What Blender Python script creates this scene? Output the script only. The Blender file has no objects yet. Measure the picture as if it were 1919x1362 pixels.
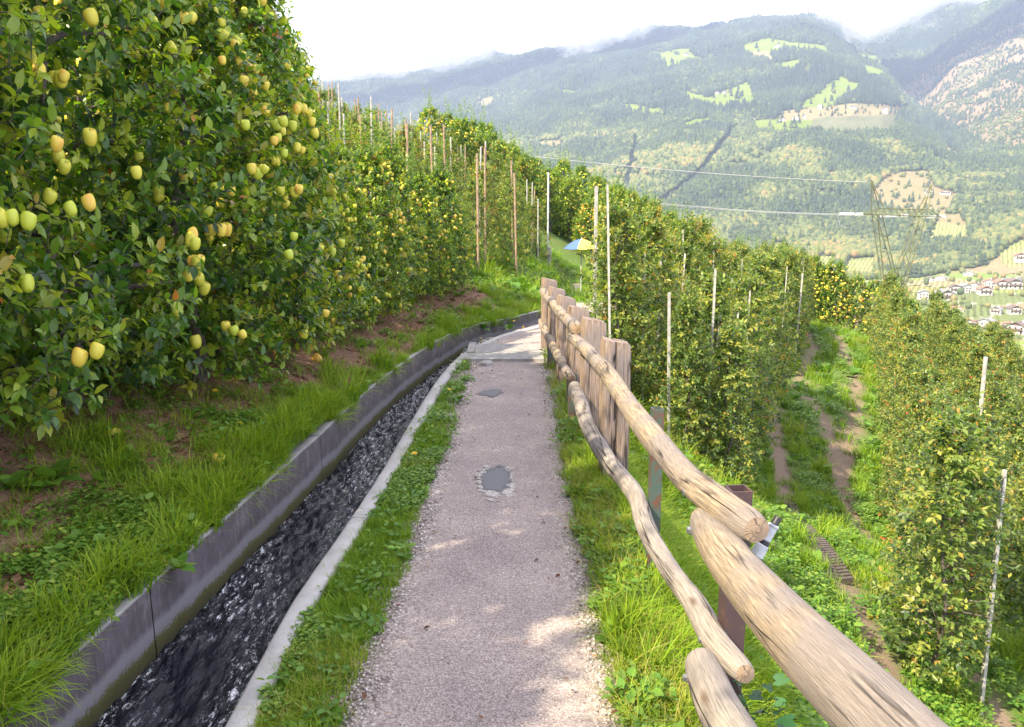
import bpy, math, random
import numpy as np
from mathutils import Vector, Matrix, Euler
R = math.radians
RS = np.random.RandomState
random.seed(7)
scn = bpy.context.scene
COL = scn.collection

# ------------------------------------------------------------------ camera
CAMH = 1.7
PITCH = math.atan(298 / 1550)
F = 1550.0
cam_d = bpy.data.cameras.new('camera')
cam = bpy.data.objects.new('camera', cam_d)
COL.objects.link(cam)
cam.location = (0, 0, CAMH)
cam.rotation_euler = (math.pi / 2 - PITCH, 0, 0)
cam_d.sensor_width = 36
cam_d.lens = 36 * F / 1919
cam_d.clip_start = 0.05
cam_d.clip_end = 20000
scn.camera = cam

# ------------------------------------------------------------------ light
SUN_EL, SUN_AZ = 45.0, -129.0          # azimuth from +Y, clockwise positive
sdir = Vector((math.sin(R(SUN_AZ)) * math.cos(R(SUN_EL)), math.cos(R(SUN_AZ)) * math.cos(R(SUN_EL)), math.sin(R(SUN_EL))))
sun_d = bpy.data.lights.new('sun', 'SUN')
sun_d.energy = 5.0
sun_d.angle = R(0.55)
sun_d.color = (1.0, 0.89, 0.64)
sun = bpy.data.objects.new('sun', sun_d)
COL.objects.link(sun)
sun.rotation_euler = sdir.to_track_quat('Z', 'Y').to_euler()
scn.view_settings.view_transform = 'Standard'
scn.view_settings.look = 'None'
scn.view_settings.exposure = 1.62
scn.view_settings.gamma = 1
scn.cycles.use_denoising = True
scn.cycles.max_bounces = 6
scn.cycles.diffuse_bounces = 3
scn.cycles.glossy_bounces = 2
scn.cycles.transmission_bounces = 3
scn.cycles.volume_bounces = 1
scn.cycles.transparent_max_bounces = 12
scn.cycles.sample_clamp_indirect = 6
scn.cycles.use_adaptive_sampling = False

world = bpy.data.worlds.new('World')
scn.world = world
world.use_nodes = True


class NT:
    """small helper for node trees"""
    def __init__(s, tree):
        s.t = tree
        s.n = tree.nodes
        s.l = tree.links

    def add(s, typ, inputs=None, **kw):
        nd = s.n.new(typ)
        for k, v in kw.items():
            setattr(nd, k, v)
        if inputs:
            for k, v in inputs.items():
                sock = nd.inputs[k]
                if isinstance(v, tuple) and len(v) == 2 and hasattr(v[0], 'outputs'):
                    s.l.new(v[0].outputs[v[1]], sock)
                elif hasattr(v, 'outputs'):
                    s.l.new(v.outputs[0], sock)
                else:
                    sock.default_value = v
        return nd

    def ramp(s, fac, stops, interp='LINEAR'):
        nd = s.n.new('ShaderNodeValToRGB')
        cr = nd.color_ramp
        cr.interpolation = interp
        while len(cr.elements) < len(stops):
            cr.elements.new(0.5)
        for e, (p, c) in zip(cr.elements, stops):
            e.position = p
            e.color = (c[0], c[1], c[2], 1) if not isinstance(c, (int, float)) else (c, c, c, 1)
        if isinstance(fac, tuple):
            s.l.new(fac[0].outputs[fac[1]], nd.inputs[0])
        else:
            s.l.new(fac.outputs[0], nd.inputs[0])
        return nd

    def mix(s, fac, a, b, blend='MIX'):
        nd = s.n.new('ShaderNodeMix')
        nd.data_type = 'RGBA'
        nd.blend_type = blend
        for sock, v in ((nd.inputs[0], fac), (nd.inputs[6], a), (nd.inputs[7], b)):
            if isinstance(v, tuple) and hasattr(v[0], 'outputs'):
                s.l.new(v[0].outputs[v[1]], sock)
            elif hasattr(v, 'outputs'):
                o = [q for q in v.outputs if q.enabled][0]
                s.l.new(o, sock)
            elif isinstance(v, (int, float)):
                sock.default_value = v
            else:
                sock.default_value = (v[0], v[1], v[2], 1)
        s.last = nd
        return nd

    def mathn(s, op, a, b=0.0):
        nd = s.n.new('ShaderNodeMath')
        nd.operation = op
        for sock, v in ((nd.inputs[0], a), (nd.inputs[1], b)):
            if isinstance(v, tuple):
                s.l.new(v[0].outputs[v[1]], sock)
            elif hasattr(v, 'outputs'):
                o = [q for q in v.outputs if q.enabled][0]
                s.l.new(o, sock)
            else:
                sock.default_value = v
        return nd


def build_world():
    w = NT(world.node_tree)
    for n in list(w.n):
        w.n.remove(n)
    out = w.add('ShaderNodeOutputWorld')
    sky = w.add('ShaderNodeTexSky', sky_type='NISHITA')
    sky.sun_disc = False
    sky.sun_elevation = R(SUN_EL)
    sky.sun_rotation = R(SUN_AZ)
    sky.altitude = 600
    sky.dust_density = 2.0
    skyb = w.add('ShaderNodeVectorMath', operation='SCALE')
    w.l.new(sky.outputs[0], skyb.inputs[0])
    skyb.inputs['Scale'].default_value = 0.09
    tc = w.add('ShaderNodeTexCoord')
    mp = w.add('ShaderNodeMapping', {'Vector': (tc, 'Generated')})
    mp.inputs['Scale'].default_value = (1.0, 1.0, 2.6)
    n1 = w.add('ShaderNodeTexNoise', {'Vector': mp, 'Scale': 1.6, 'Detail': 6.0, 'Roughness': 0.55})
    n2 = w.add('ShaderNodeTexNoise', {'Vector': mp, 'Scale': 5.0, 'Detail': 5.0, 'Roughness': 0.6})
    cov = w.ramp(n1, [(0.22, 0.35), (0.46, 1.0)])
    cc = w.ramp(n2, [(0.3, (0.82, 0.83, 0.94)), (0.6, (0.98, 0.96, 1.02))])
    m = w.mix(cov, skyb, cc)
    bg = w.add('ShaderNodeBackground', {'Strength': 0.70})
    w.l.new(m.outputs[2], bg.inputs[0])
    w.l.new(bg.outputs[0], out.inputs[0])


build_world()

# ------------------------------------------------------------------ numpy noise
def _hash(ix, iy, seed):
    h = (ix.astype(np.int64) * 374761393 + iy.astype(np.int64) * 668265263 + seed * 974634777) & 0xffffffff
    h = ((h ^ (h >> 13)) * 1274126177) & 0xffffffff
    return ((h ^ (h >> 16)) & 0xffff) / 65535.0


def vnoise(x, y, seed=0):
    xi, yi = np.floor(x), np.floor(y)
    fx, fy = x - xi, y - yi
    fx = fx * fx * (3 - 2 * fx)
    fy = fy * fy * (3 - 2 * fy)
    a = _hash(xi, yi, seed); b = _hash(xi + 1, yi, seed)
    c = _hash(xi, yi + 1, seed); d = _hash(xi + 1, yi + 1, seed)
    return (a * (1 - fx) + b * fx) * (1 - fy) + (c * (1 - fx) + d * fx) * fy


def fbm(x, y, o=4, seed=0, g=0.5):
    s = 0; amp = 1; t = 0
    for i in range(o):
        s = s + amp * (vnoise(x, y, seed + i * 17) - 0.5) * 2
        t += amp; amp *= g
        x = x * 2.03 + 13.1; y = y * 2.03 + 7.7
    return s / t


def sstep(a, b, x):
    t = np.clip((x - a) / (b - a), 0, 1)
    return t * t * (3 - 2 * t)

# ------------------------------------------------------------------ object helpers
def prop(o, label=None, cat=None, group=None, kind=None):
    if label: o['label'] = label
    if cat: o['category'] = cat
    if group: o['group'] = group
    if kind: o['kind'] = kind
    return o


def link(name, data, parent=None, loc=None, rot=None, scale=None):
    o = bpy.data.objects.new(name, data)
    COL.objects.link(o)
    if parent is not None: o.parent = parent
    if loc is not None: o.location = loc
    if rot is not None: o.rotation_euler = rot
    if scale is not None: o.scale = scale if hasattr(scale, '__len__') else (scale,) * 3
    return o


def empty(name, loc, rz=0, label=None, cat=None, group=None):
    o = link(name, None, None, loc, (0, 0, rz))
    o.empty_display_size = 0.1
    return prop(o, label, cat, group)


def copy_tree(o, parent=None, **kw):
    c = o.copy()
    COL.objects.link(c)
    if parent is not None: c.parent = parent
    for ch in o.children:
        copy_tree(ch, c)
    return c


def npmesh(name, V, faces, mats, midx=None, attrs=None, smooth=True, uv=None):
    """V (n,3); faces = list of int arrays (k,3) or (k,4)"""
    me = bpy.data.meshes.new(name)
    V = np.asarray(V, dtype=np.float32)
    faces = [np.asarray(f, dtype=np.int32) for f in faces if len(f)]
    loops = np.concatenate([f.ravel() for f in faces])
    tot = np.concatenate([np.full(len(f), f.shape[1], np.int32) for f in faces])
    start = np.concatenate([[0], np.cumsum(tot)[:-1]]).astype(np.int32)
    me.vertices.add(len(V)); me.vertices.foreach_set('co', V.ravel())
    me.loops.add(len(loops)); me.loops.foreach_set('vertex_index', loops)
    me.polygons.add(len(tot)); me.polygons.foreach_set('loop_start', start)
    try:
        me.polygons.foreach_set('loop_total', tot)
    except Exception:
        pass
    if not isinstance(mats, (list, tuple)): mats = [mats]
    for m in mats: me.materials.append(m)
    if midx is not None:
        me.polygons.foreach_set('material_index', np.asarray(midx, dtype=np.int32))
    me.update(calc_edges=True)
    if attrs:
        for k, a in attrs.items():
            a = np.asarray(a, dtype=np.float32)
            if a.ndim == 1:
                at = me.attributes.new(k, 'FLOAT', 'POINT'); at.data.foreach_set('value', a)
            else:
                at = me.attributes.new(k, 'FLOAT_COLOR', 'POINT')
                if a.shape[1] == 3: a = np.hstack([a, np.ones((len(a), 1), np.float32)])
                at.data.foreach_set('color', a.ravel())
    if uv is not None:
        lay = me.uv_layers.new(name='UVMap')
        lay.data.foreach_set('uv', np.asarray(uv, dtype=np.float32)[loops].ravel())
    if smooth:
        me.polygons.foreach_set('use_smooth', np.ones(len(tot), bool))
    me.validate(clean_customdata=False)
    return me


class MB:
    """collects simple solids into one mesh"""
    def __init__(s): s.v = []; s.f = []; s.m = []; s.n = 0
    def raw(s, V, Fs, mi=0):
        s.v.extend([tuple(p) for p in V])
        for f in Fs:
            s.f.append(tuple(i + s.n for i in f)); s.m.append(mi)
        s.n += len(V)
    def box(s, c, size, rz=0, mi=0, M=None):
        hx, hy, hz = [q / 2 for q in size]
        P = [Vector((x * hx, y * hy, z * hz)) for x in (-1, 1) for y in (-1, 1) for z in (-1, 1)]
        rot = M if M is not None else Matrix.Rotation(rz, 3, 'Z')
        P = [rot @ p + Vector(c) for p in P]
        s.raw(P, [(0, 1, 3, 2), (4, 6, 7, 5), (0, 4, 5, 1), (2, 3, 7, 6), (0, 2, 6, 4), (1, 5, 7, 3)], mi)
    def tube(s, pts, rad, seg=6, mi=0, cap=True):
        pts = [Vector(p) for p in pts]
        if not hasattr(rad, '__len__'): rad = [rad] * len(pts)
        V = []; prev = None
        for i, p in enumerate(pts):
            t = (pts[min(i + 1, len(pts) - 1)] - pts[max(i - 1, 0)]).normalized()
            a = prev if prev is not None else (Vector((0, 0, 1)) if abs(t.z) < 0.9 else Vector((1, 0, 0)))
            u = (a - t * a.dot(t)).normalized(); w = t.cross(u); prev = u
            for k in range(seg):
                an = 2 * math.pi * k / seg
                V.append(p + (u * math.cos(an) + w * math.sin(an)) * rad[i])
        Fs = []
        for i in range(len(pts) - 1):
            for k in range(seg):
                k2 = (k + 1) % seg
                Fs.append((i * seg + k, i * seg + k2, (i + 1) * seg + k2, (i + 1) * seg + k))
        if cap:
            Fs.append(tuple(reversed(range(seg))))
            Fs.append(tuple((len(pts) - 1) * seg + k for k in range(seg)))
        s.raw(V, Fs, mi)
    def build(s, name, mats, parent=None, smooth=False, **kw):
        me = bpy.data.meshes.new(name)
        me.from_pydata(s.v, [], s.f)
        for m in (mats if isinstance(mats, (list, tuple)) else [mats]): me.materials.append(m)
        me.polygons.foreach_set('material_index', s.m)
        if smooth: me.polygons.foreach_set('use_smooth', [True] * len(s.f))
        me.update()
        return link(name, me, parent, **kw)


# ------------------------------------------------------------------ materials
def newmat(name):
    m = bpy.data.materials.new(name)
    m.use_nodes = True
    w = NT(m.node_tree)
    w.bsdf = w.n['Principled BSDF']
    w.out = w.n['Material Output']
    return m, w


def noise(w, scale, detail=4, rough=0.6, vec=None, dim=None):
    nd = w.add('ShaderNodeTexNoise', {'Scale': scale, 'Detail': detail, 'Roughness': rough})
    if vec is None:
        if not hasattr(w, 'tc'): w.tc = w.add('ShaderNodeTexCoord')
        w.l.new(w.tc.outputs['Object'], nd.inputs['Vector'])
    else:
        src = vec if not isinstance(vec, tuple) else vec[0]
        w.l.new(src.outputs[vec[1] if isinstance(vec, tuple) else 0], nd.inputs['Vector'])
    return nd


def bump(w, src, strength, dist=0.01, prev=None):
    b = w.add('ShaderNodeBump', {'Strength': strength, 'Distance': dist, 'Height': src})
    if prev is not None: w.l.new(prev.outputs[0], b.inputs['Normal'])
    w.l.new(b.outputs[0], w.bsdf.inputs['Normal'])
    return b


def simple(name, c1, c2, scale=5, rough=0.8, metal=0, bs=0.2, bd=0.01, detail=5):
    m, w = newmat(name)
    n = noise(w, scale, detail)
    r = w.ramp(n, [(0.3, c1), (0.7, c2)])
    w.l.new(r.outputs[0], w.bsdf.inputs['Base Color'])
    w.bsdf.inputs['Roughness'].default_value = rough
    w.bsdf.inputs['Metallic'].default_value = metal
    if bs: bump(w, n, bs, bd)
    return m


def leafmat(name, stops, trans=0.35, rough=0.42, tcol=None, spec=0.35):
    m, w = newmat(name)
    at = w.add('ShaderNodeAttribute', attribute_name='tint')
    oi = w.add('ShaderNodeObjectInfo')
    a = w.mathn('MULTIPLY_ADD', (oi, 'Random'), 0.10)
    a.inputs[2].default_value = -0.05
    b = w.mathn('ADD', (at, 'Fac'), a)
    r = w.ramp(b, stops)
    w.l.new(r.outputs[0], w.bsdf.inputs['Base Color'])
    w.bsdf.inputs['Roughness'].default_value = rough
    w.bsdf.inputs['Specular IOR Level'].default_value = spec
    tr = w.add('ShaderNodeBsdfTranslucent')
    bright = w.mix(1.0, r, tcol or (1.5, 1.7, 0.5), 'MULTIPLY')
    w.l.new(bright.outputs[2], tr.inputs[0])
    mx = w.add('ShaderNodeMixShader', {0: trans, 1: w.bsdf, 2: tr})
    w.l.new(mx.outputs[0], w.out.inputs[0])
    return m


M_leaf = leafmat('apple_leaf', [(0.0, (0.022, 0.060, 0.018)), (0.32, (0.065, 0.150, 0.022)), (0.55, (0.17, 0.27, 0.028)), (0.80, (0.34, 0.40, 0.04)),
                                (0.91, (0.30, 0.29, 0.04)), (0.97, (0.40, 0.27, 0.04)), (1.0, (0.42, 0.12, 0.03))], trans=.38, rough=.32, spec=.6, tcol=(2.0, 2.1, .5))
M_yleaf = leafmat('young_leaf', [(0.0, (0.032, 0.070, 0.022)), (0.35, (0.10, 0.165, 0.040)), (0.7, (0.26, 0.33, 0.07)),
                                 (0.88, (0.38, 0.36, 0.07)), (0.96, (0.45, 0.24, 0.05)), (1.0, (0.50, 0.13, 0.05))], trans=.45, spec=.5)
M_grass = leafmat('grass_blade', [(0.0, (0.05, 0.12, 0.010)), (0.45, (0.14, 0.26, 0.016)), (0.8, (0.29, 0.38, 0.022)),
                                  (0.93, (0.33, 0.30, 0.06)), (1.0, (0.45, 0.36, 0.16))], trans=0.3, rough=0.5, spec=0.25)
M_dry = leafmat('dry_litter', [(0.0, (0.10, 0.035, 0.020)), (0.5, (0.22, 0.105, 0.055)), (1.0, (0.42, 0.27, 0.15))], trans=0.1, rough=0.7, tcol=(1.1, 0.9, 0.7))
M_weed = leafmat('weed_leaf', [(0.0, (0.045, 0.12, 0.018)), (0.5, (0.11, 0.23, 0.03)), (1.0, (0.26, 0.34, 0.05))], trans=0.3, rough=0.45)
M_ivy = leafmat('ivy_leaf', [(0.0, (0.02, 0.07, 0.03)), (1.0, (0.06, 0.14, 0.05))], trans=0.15, rough=0.3)
M_conifer = leafmat('forest_leaf', [(0.0, (0.018, 0.036, 0.026)), (0.35, (0.045, 0.070, 0.030)), (0.66, (0.11, 0.14, 0.042)),
                                    (0.90, (0.21, 0.19, 0.055)), (1.0, (0.28, 0.16, 0.07))], trans=0.12, rough=0.7)
M_bark = simple('bark', (0.055, 0.042, 0.034), (0.17, 0.14, 0.12), 18, 0.85, 0, 0.6, 0.01)
M_concrete = simple('concrete', (0.20, 0.185, 0.18), (0.40, 0.375, 0.36), 14, 0.8, 0, 0.4, 0.004)
M_steel = simple('bolt_steel', (0.30, 0.31, 0.33), (0.5, 0.5, 0.52), 30, 0.38, 0.9, 0)
M_white = simple('stake_white', (0.26, 0.24, 0.21), (0.52, 0.50, 0.46), 14, 0.6, 0, 0.1)
M_stake = simple('stake_wood', (0.22, 0.13, 0.085), (0.42, 0.30, 0.21), 12, 0.8, 0, 0.3)
M_lattice = simple('lattice_steel', (0.06, 0.065, 0.025), (0.15, 0.15, 0.06), 0.5, 0.6, 0.2, 0)
M_insul = simple('insulator', (0.75, 0.77, 0.82), (0.85, 0.87, 0.9), 5, 0.3, 0, 0)
M_wire = simple('wire', (0.5, 0.48, 0.45), (0.6, 0.58, 0.55), 5, 0.4, 0.6, 0)
M_black = simple('black_plastic', (0.012, 0.013, 0.016), (0.03, 0.03, 0.035), 9, 0.4, 0, 0)
M_grey = simple('grey_plastic', (0.42, 0.43, 0.45), (0.60, 0.61, 0.63), 40, 0.35, 0, 0)


def apple_mat():
    m, w = newmat('apple_skin')
    oi = w.add('ShaderNodeObjectInfo')
    tc = w.add('ShaderNodeTexCoord')
    n = noise(w, 9, 3, 0.5, (tc, 'Object'))
    sp = noise(w, 420, 1, 0.5, (tc, 'Object'))
    at = w.add('ShaderNodeAttribute', attribute_name='tint')
    basec = w.ramp((oi, 'Random'), [(0.0, (0.42, 0.50, 0.045)), (0.5, (0.60, 0.56, 0.06)), (1.0, (0.72, 0.54, 0.07))])
    blush = w.mathn('MULTIPLY', (at, 'Fac'), w.mathn('ADD', (oi, 'Random'), -0.15))
    bl = w.mathn('MULTIPLY', blush, w.ramp(n, [(0.35, 0.2), (0.6, 1.3)]))
    c = w.mix(bl, basec, (0.72, 0.20, 0.07))
    c2 = w.mix(w.ramp(sp, [(0.66, 0.0), (0.72, 0.35)]), c, (0.35, 0.25, 0.08))
    w.l.new(c2.outputs[2], w.bsdf.inputs['Base Color'])
    w.bsdf.inputs['Roughness'].default_value = 0.36
    w.bsdf.inputs['Specular IOR Level'].default_value = 0.4
    w.bsdf.inputs['Subsurface Weight'].default_value = 0.0
    return m


M_apple = apple_mat()


def wood_mat(name, cols, bs=0.5, uvs=(2.6, 42.0)):
    m, w = newmat(name)
    uv = w.add('ShaderNodeUVMap')
    mp = w.add('ShaderNodeMapping', {'Vector': uv})
    mp.inputs['Scale'].default_value = (uvs[0], uvs[1], 1)
    g1 = noise(w, 3.0, 6, 0.65, mp)
    mp2 = w.add('ShaderNodeMapping', {'Vector': uv})
    mp2.inputs['Scale'].default_value = (uvs[0] * 1.6, uvs[1] * 6, 1)
    g2 = noise(w, 3.0, 4, 0.6, mp2)
    big = noise(w, 3.2, 3, 0.5)
    r = w.ramp(g1, [(0.28, cols[0]), (0.5, cols[1]), (0.72, cols[2])])
    stain = w.ramp(big, [(0.44, 0.0), (0.58, 0.85)])
    c = w.mix(stain, r, cols[3])
    fine = w.ramp(g2, [(0.36, 0.50), (0.56, 1.0)])
    c = w.mix(1.0, c, fine, 'MULTIPLY')
    at = w.add('ShaderNodeAttribute', attribute_name='crack')
    c = w.mix((at, 'Fac'), c, (0.045, 0.03, 0.022))
    mp3 = w.add('ShaderNodeMapping', {'Vector': uv}); mp3.inputs['Scale'].default_value = (0.55, 11.0, 1)
    cn = noise(w, 1.5, 3, .55, mp3)
    ca = w.mathn('ABSOLUTE', w.mathn('SUBTRACT', cn, .5))
    cl = w.ramp(ca, [(.006, 1.0), (.026, 0.0)])
    mp4 = w.add('ShaderNodeMapping', {'Vector': uv}); mp4.inputs['Scale'].default_value = (0.9, 9.0, 1)
    cm = w.ramp(noise(w, 2.0, 2, .5, mp4), [(.47, 0.0), (.60, 1.0)])
    cf = w.mathn('MULTIPLY', cl, cm)
    c = w.mix(cf, c, (0.035, 0.024, 0.018))
    mp5 = w.add('ShaderNodeMapping', {'Vector': uv}); mp5.inputs['Scale'].default_value = (3.2, 9.0, 1)
    vk = w.add('ShaderNodeTexVoronoi', {'Vector': mp5, 'Scale': 1.0, 'Randomness': 1.0})
    c = w.mix(w.ramp((vk, 'Distance'), [(.05, .85), (.17, 0.0)]), c, (0.10, 0.06, 0.035))
    cinv = w.mathn('SUBTRACT', 1.0, cf)
    w.l.new(c.outputs[2], w.bsdf.inputs['Base Color'])
    w.bsdf.inputs['Roughness'].default_value = 0.72
    b = bump(w, g1, bs, 0.004)
    b = bump(w, cinv, 1.0, 0.006, b)
    bump(w, g2, bs * 0.8, 0.002, b)
    return m


M_log = wood_mat('log_wood', [(0.13, 0.09, 0.065), (0.35, 0.265, 0.185), (0.53, 0.42, 0.30), (0.25, 0.21, 0.195)], 1.0)
M_logend = wood_mat('log_end', [(0.22, 0.14, 0.09), (0.36, 0.25, 0.16), (0.48, 0.36, 0.24), (0.28, 0.20, 0.15)], 0.6, (30, 30))
M_log_grey = wood_mat('log_grey', [(0.16, 0.135, 0.12), (0.33, 0.28, 0.245), (0.46, 0.40, 0.35), (0.25, 0.215, 0.20)])
M_post = wood_mat('post_wood', [(0.10, 0.065, 0.05), (0.32, 0.225, 0.17), (0.56, 0.44, 0.35), (0.24, 0.20, 0.19)], 0.9, (2.0, 30.0))


def painted_steel(name, paint, rustamt):
    m, w = newmat(name)
    n = noise(w, 16, 6, 0.7)
    r = w.ramp(n, [(rustamt - 0.08, paint), (rustamt, (0.10, 0.05, 0.032)), (rustamt + 0.15, (0.16, 0.05, 0.025))])
    w.l.new(r.outputs[0], w.bsdf.inputs['Base Color'])
    w.bsdf.inputs['Roughness'].default_value = 0.6
    bump(w, n, 0.3, 0.003)
    return m


M_paint = painted_steel('painted_steel', (0.055, 0.085, 0.07), 0.56)
M_rust = painted_steel('rusty_steel', (0.055, 0.032, 0.035), 0.62)

# ------------------------------------------------------------------ near terrain
CTRL = """-1.65 0 .12;-1.6 2 .12;-1.5 4 .12;-1.25 7 .14;-.95 9.6 .13;-.6 11.2 .11;.15 12.4 .09;.5 13.8 .05;.7 15.8 -.1;-1.75 -4 .12;-2 2 .24;-1.95 3.5 .26
-2.5 1 .55;-2.5 4.4 .55;-1.9 7 .5;-1.4 10 .45;-.8 12.5 .4;-.2 13.8 .32;-4 2 1.2;-4 6 1.2;-3.2 10 1.15;-2 14 .9;-.4 15.5 .4
-7 3 2.6;-7 9 2.7;-5 14 2.2;-3.5 18 1.8;-1.5 20 1.2;.2 20 .5;-12 5 4.8;-12 14 5.2;-8 20 4;-4.2 25 2.1;-2.2 32 1.75;.5 27 .2
1 38 .9;4 45 .4;-8 32 4.5;-12 45 6;-3 48 2.2;7.8 50 -1.3;-20 20 9;-20 0 8.5;-20 60 8;0 65 0;10 65 -6
.7 0 -.1;.7 4 -.1;.6 8 -.08;.65 10.5 -.05;1.2 0 -.8;1.2 3 -.75;1.2 6 -.7;1.3 9 -.7;2.4 0 -1.9;2.4 4 -1.8;2.4 9.9 -1.7;2.2 12.5 -1.1
3.5 2 -2.2;3.5 6 -2.15;3.6 9 -2.05;3.8 13 -1.9;5.5 16 -2.1;8 19.5 -2.3;10.7 26 -2.45;1.6 15 -.1;1.8 18 -.4;2.1 26 -1.2;3 34 -1;3 40 -.2
2.8 18 -1.3;5 20 -2;3.5 26 -1.8;8.9 28 -2.3;11.9 34 -3.1;14.5 35 -3.7;6 36 -1.8;9.9 45 -2.5;13 25 -3.3;5 3 -2.9;5.2 6 -2.8;8.7 14 -3.5
12 18 -4.2;8 6 -4.2;12 8 -6.3;20 20 -8.5;20 35 -8.5;25 10 -13;30 50 -15;20 50 -9;35 25 -19;15 0 -9;30 0 -17;45 60 -28;45 0 -30
-20 -5 8;0 -5 0;5 -5 -2.9;-5 -5 1.5;-12 -5 4.5;15 -5 -9"""
CP = np.array([[float(q) for q in p.split()] for p in CTRL.replace('\n', ';').split(';')])


def _tps_fit(P, lam=0.02):
    n = len(P)
    d2 = ((P[:, None, :2] - P[None, :, :2]) ** 2).sum(-1)
    K = 0.5 * d2 * np.log(d2 + 1e-9) + lam * np.eye(n)
    Q = np.hstack([np.ones((n, 1)), P[:, :2]])
    A = np.block([[K, Q], [Q.T, np.zeros((3, 3))]])
    return np.linalg.solve(A, np.concatenate([P[:, 2], np.zeros(3)]))


TW = _tps_fit(CP)


def tps(x, y):
    x = np.asarray(x, float); y = np.asarray(y, float)
    out = TW[-3] + TW[-2] * x + TW[-1] * y
    for i, (cx, cy, _) in enumerate(CP):
        d2 = (x - cx) ** 2 + (y - cy) ** 2
        out = out + TW[i] * 0.5 * d2 * np.log(d2 + 1e-9)
    return out


def smooth_poly(pts, step=0.1):
    """Catmull-Rom resample"""
    P = np.array(pts, float)
    P = np.vstack([2 * P[0] - P[1], P, 2 * P[-1] - P[-2]])
    out = []
    for i in range(1, len(P) - 2):
        L = np.linalg.norm(P[i + 1] - P[i])
        n = max(2, int(L / step))
        t = np.linspace(0, 1, n, endpoint=False)[:, None]
        a, b, c, d = P[i - 1], P[i], P[i + 1], P[i + 2]
        out.append(0.5 * ((2 * b) + (c - a) * t + (2 * a - 5 * b + 4 * c - d) * t ** 2 + (-a + 3 * b - 3 * c + d) * t ** 3))
    out.append(P[-2][None])
    return np.vstack(out)


PATHC = smooth_poly([(-.10, -4), (-.09, 0), (-.08, 2.5), (-.08, 4.4), (-.04, 6.6), (-.02, 8.6), (.03, 9.6), (.22, 10.6), (.75, 11.7), (1.2, 13), (1.55, 15), (1.8, 18), (2.0, 22), (2.1, 27), (2.4, 33)])
LWALL = smooth_poly([(-1.76, -4, .12), (-1.66, 0, .12), (-1.585, 2.4, .12), (-1.51, 3.45, .12), (-1.365, 5.1, .13), (-1.21, 7.1, .14), (-1.05, 8.4, .14), (-.83, 9.7, .14), (-.5, 11.0, .11), (.10, 12.1, .09), (.5, 13.2, .05), (.78, 15, -.08), (.95, 18, -.35), (1.1, 22, -.6)])
RWALL = smooth_poly([(-.98, -4), (-.95, 0), (-.94, 2.42), (-.94, 3.3), (-.85, 4.68), (-.80, 6.2), (-.74, 7.64), (-.63, 8.9), (-.42, 9.9), (-.05, 10.9), (.45, 11.7), (.78, 12.9), (1.05, 15), (1.25, 18), (1.45, 22)])


def polyd(x, y, P):
    """signed distance (positive = right of polyline in travel direction) to dense polyline; also index"""
    x = np.asarray(x, float).ravel(); y = np.asarray(y, float).ravel()
    best = np.full(x.shape, 1e9); idx = np.zeros(x.shape, int); sg = np.zeros(x.shape)
    for i in range(len(P) - 1):
        ax, ay = P[i][0], P[i][1]; bx, by = P[i + 1][0], P[i + 1][1]
        dx, dy = bx - ax, by - ay
        L2 = dx * dx + dy * dy
        t = np.clip(((x - ax) * dx + (y - ay) * dy) / L2, 0, 1)
        qx, qy = x - ax - t * dx, y - ay - t * dy
        d = qx * qx + qy * qy
        m = d < best
        best[m] = d[m]; idx[m] = i
        sg[m] = np.sign((x - ax) * dy - (y - ay) * dx)[m]
    return np.sqrt(best) * sg, idx


def sub(P, k): return np.vstack([P[::k], P[-1:]])


PC_S, LW_S, RW_S = sub(PATHC, 4), sub(LWALL, 4), sub(RWALL, 4)
PATHZ = np.interp(PC_S[:, 1], [-5, 13, 15, 18, 22, 27, 34], [0, 0, -.1, -.38, -.75, -1.15, -1.1])


def gz(x, y, canal=True, rough=True):
    x = np.atleast_1d(np.asarray(x, float)); y = np.atleast_1d(np.asarray(y, float))
    shp = x.shape
    x = x.ravel(); y = y.ravel()
    z = tps(x, y)
    near = (y < 40) & (x > -4) & (x < 6)
    sp = np.full(x.shape, 99.0); sl = np.full(x.shape, -99.0); sr = np.full(x.shape, 99.0); zi = np.zeros(x.shape)
    if near.any():
        s, i = polyd(x[near], y[near], PC_S); sp[near] = s; zi[near] = PATHZ[np.minimum(i, len(PATHZ) - 1)]
        s, i = polyd(x[near], y[near], LW_S); sl[near] = s
        s, i = polyd(x[near], y[near], RW_S); sr[near] = s
    w = sstep(1.05, 0.60, np.abs(sp)) * (y < 30)
    # between the canal and the path the verge is level
    w = np.maximum(w, ((sr > -.05) & (sp < 0) & (y < 22)) * 1.0)
    z = z * (1 - w) + zi * w
    if rough:
        amp = 0.035 * sstep(0.45, 0.9, np.abs(sp)) * sstep(0.05, .3, -sl + (sl > 0) * 9)
        z = z + amp * fbm(x * 2.2, y * 2.2, 4, 3) + 0.06 * sstep(2, 5, np.abs(sp)) * fbm(x * .7, y * .7, 3, 9)
    if canal:
        inside = (sl > -0.07) & (sr < 0.05) & (y < 22) & (x > -3) & (x < 3)
        z = np.where(inside, np.minimum(z, -0.75) + 0 * z, z)
    gz.sp, gz.sl, gz.sr = sp.reshape(shp), sl.reshape(shp), sr.reshape(shp)
    return z.reshape(shp)


def gz1(x, y): return float(gz([x], [y], False, False)[0])


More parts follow.
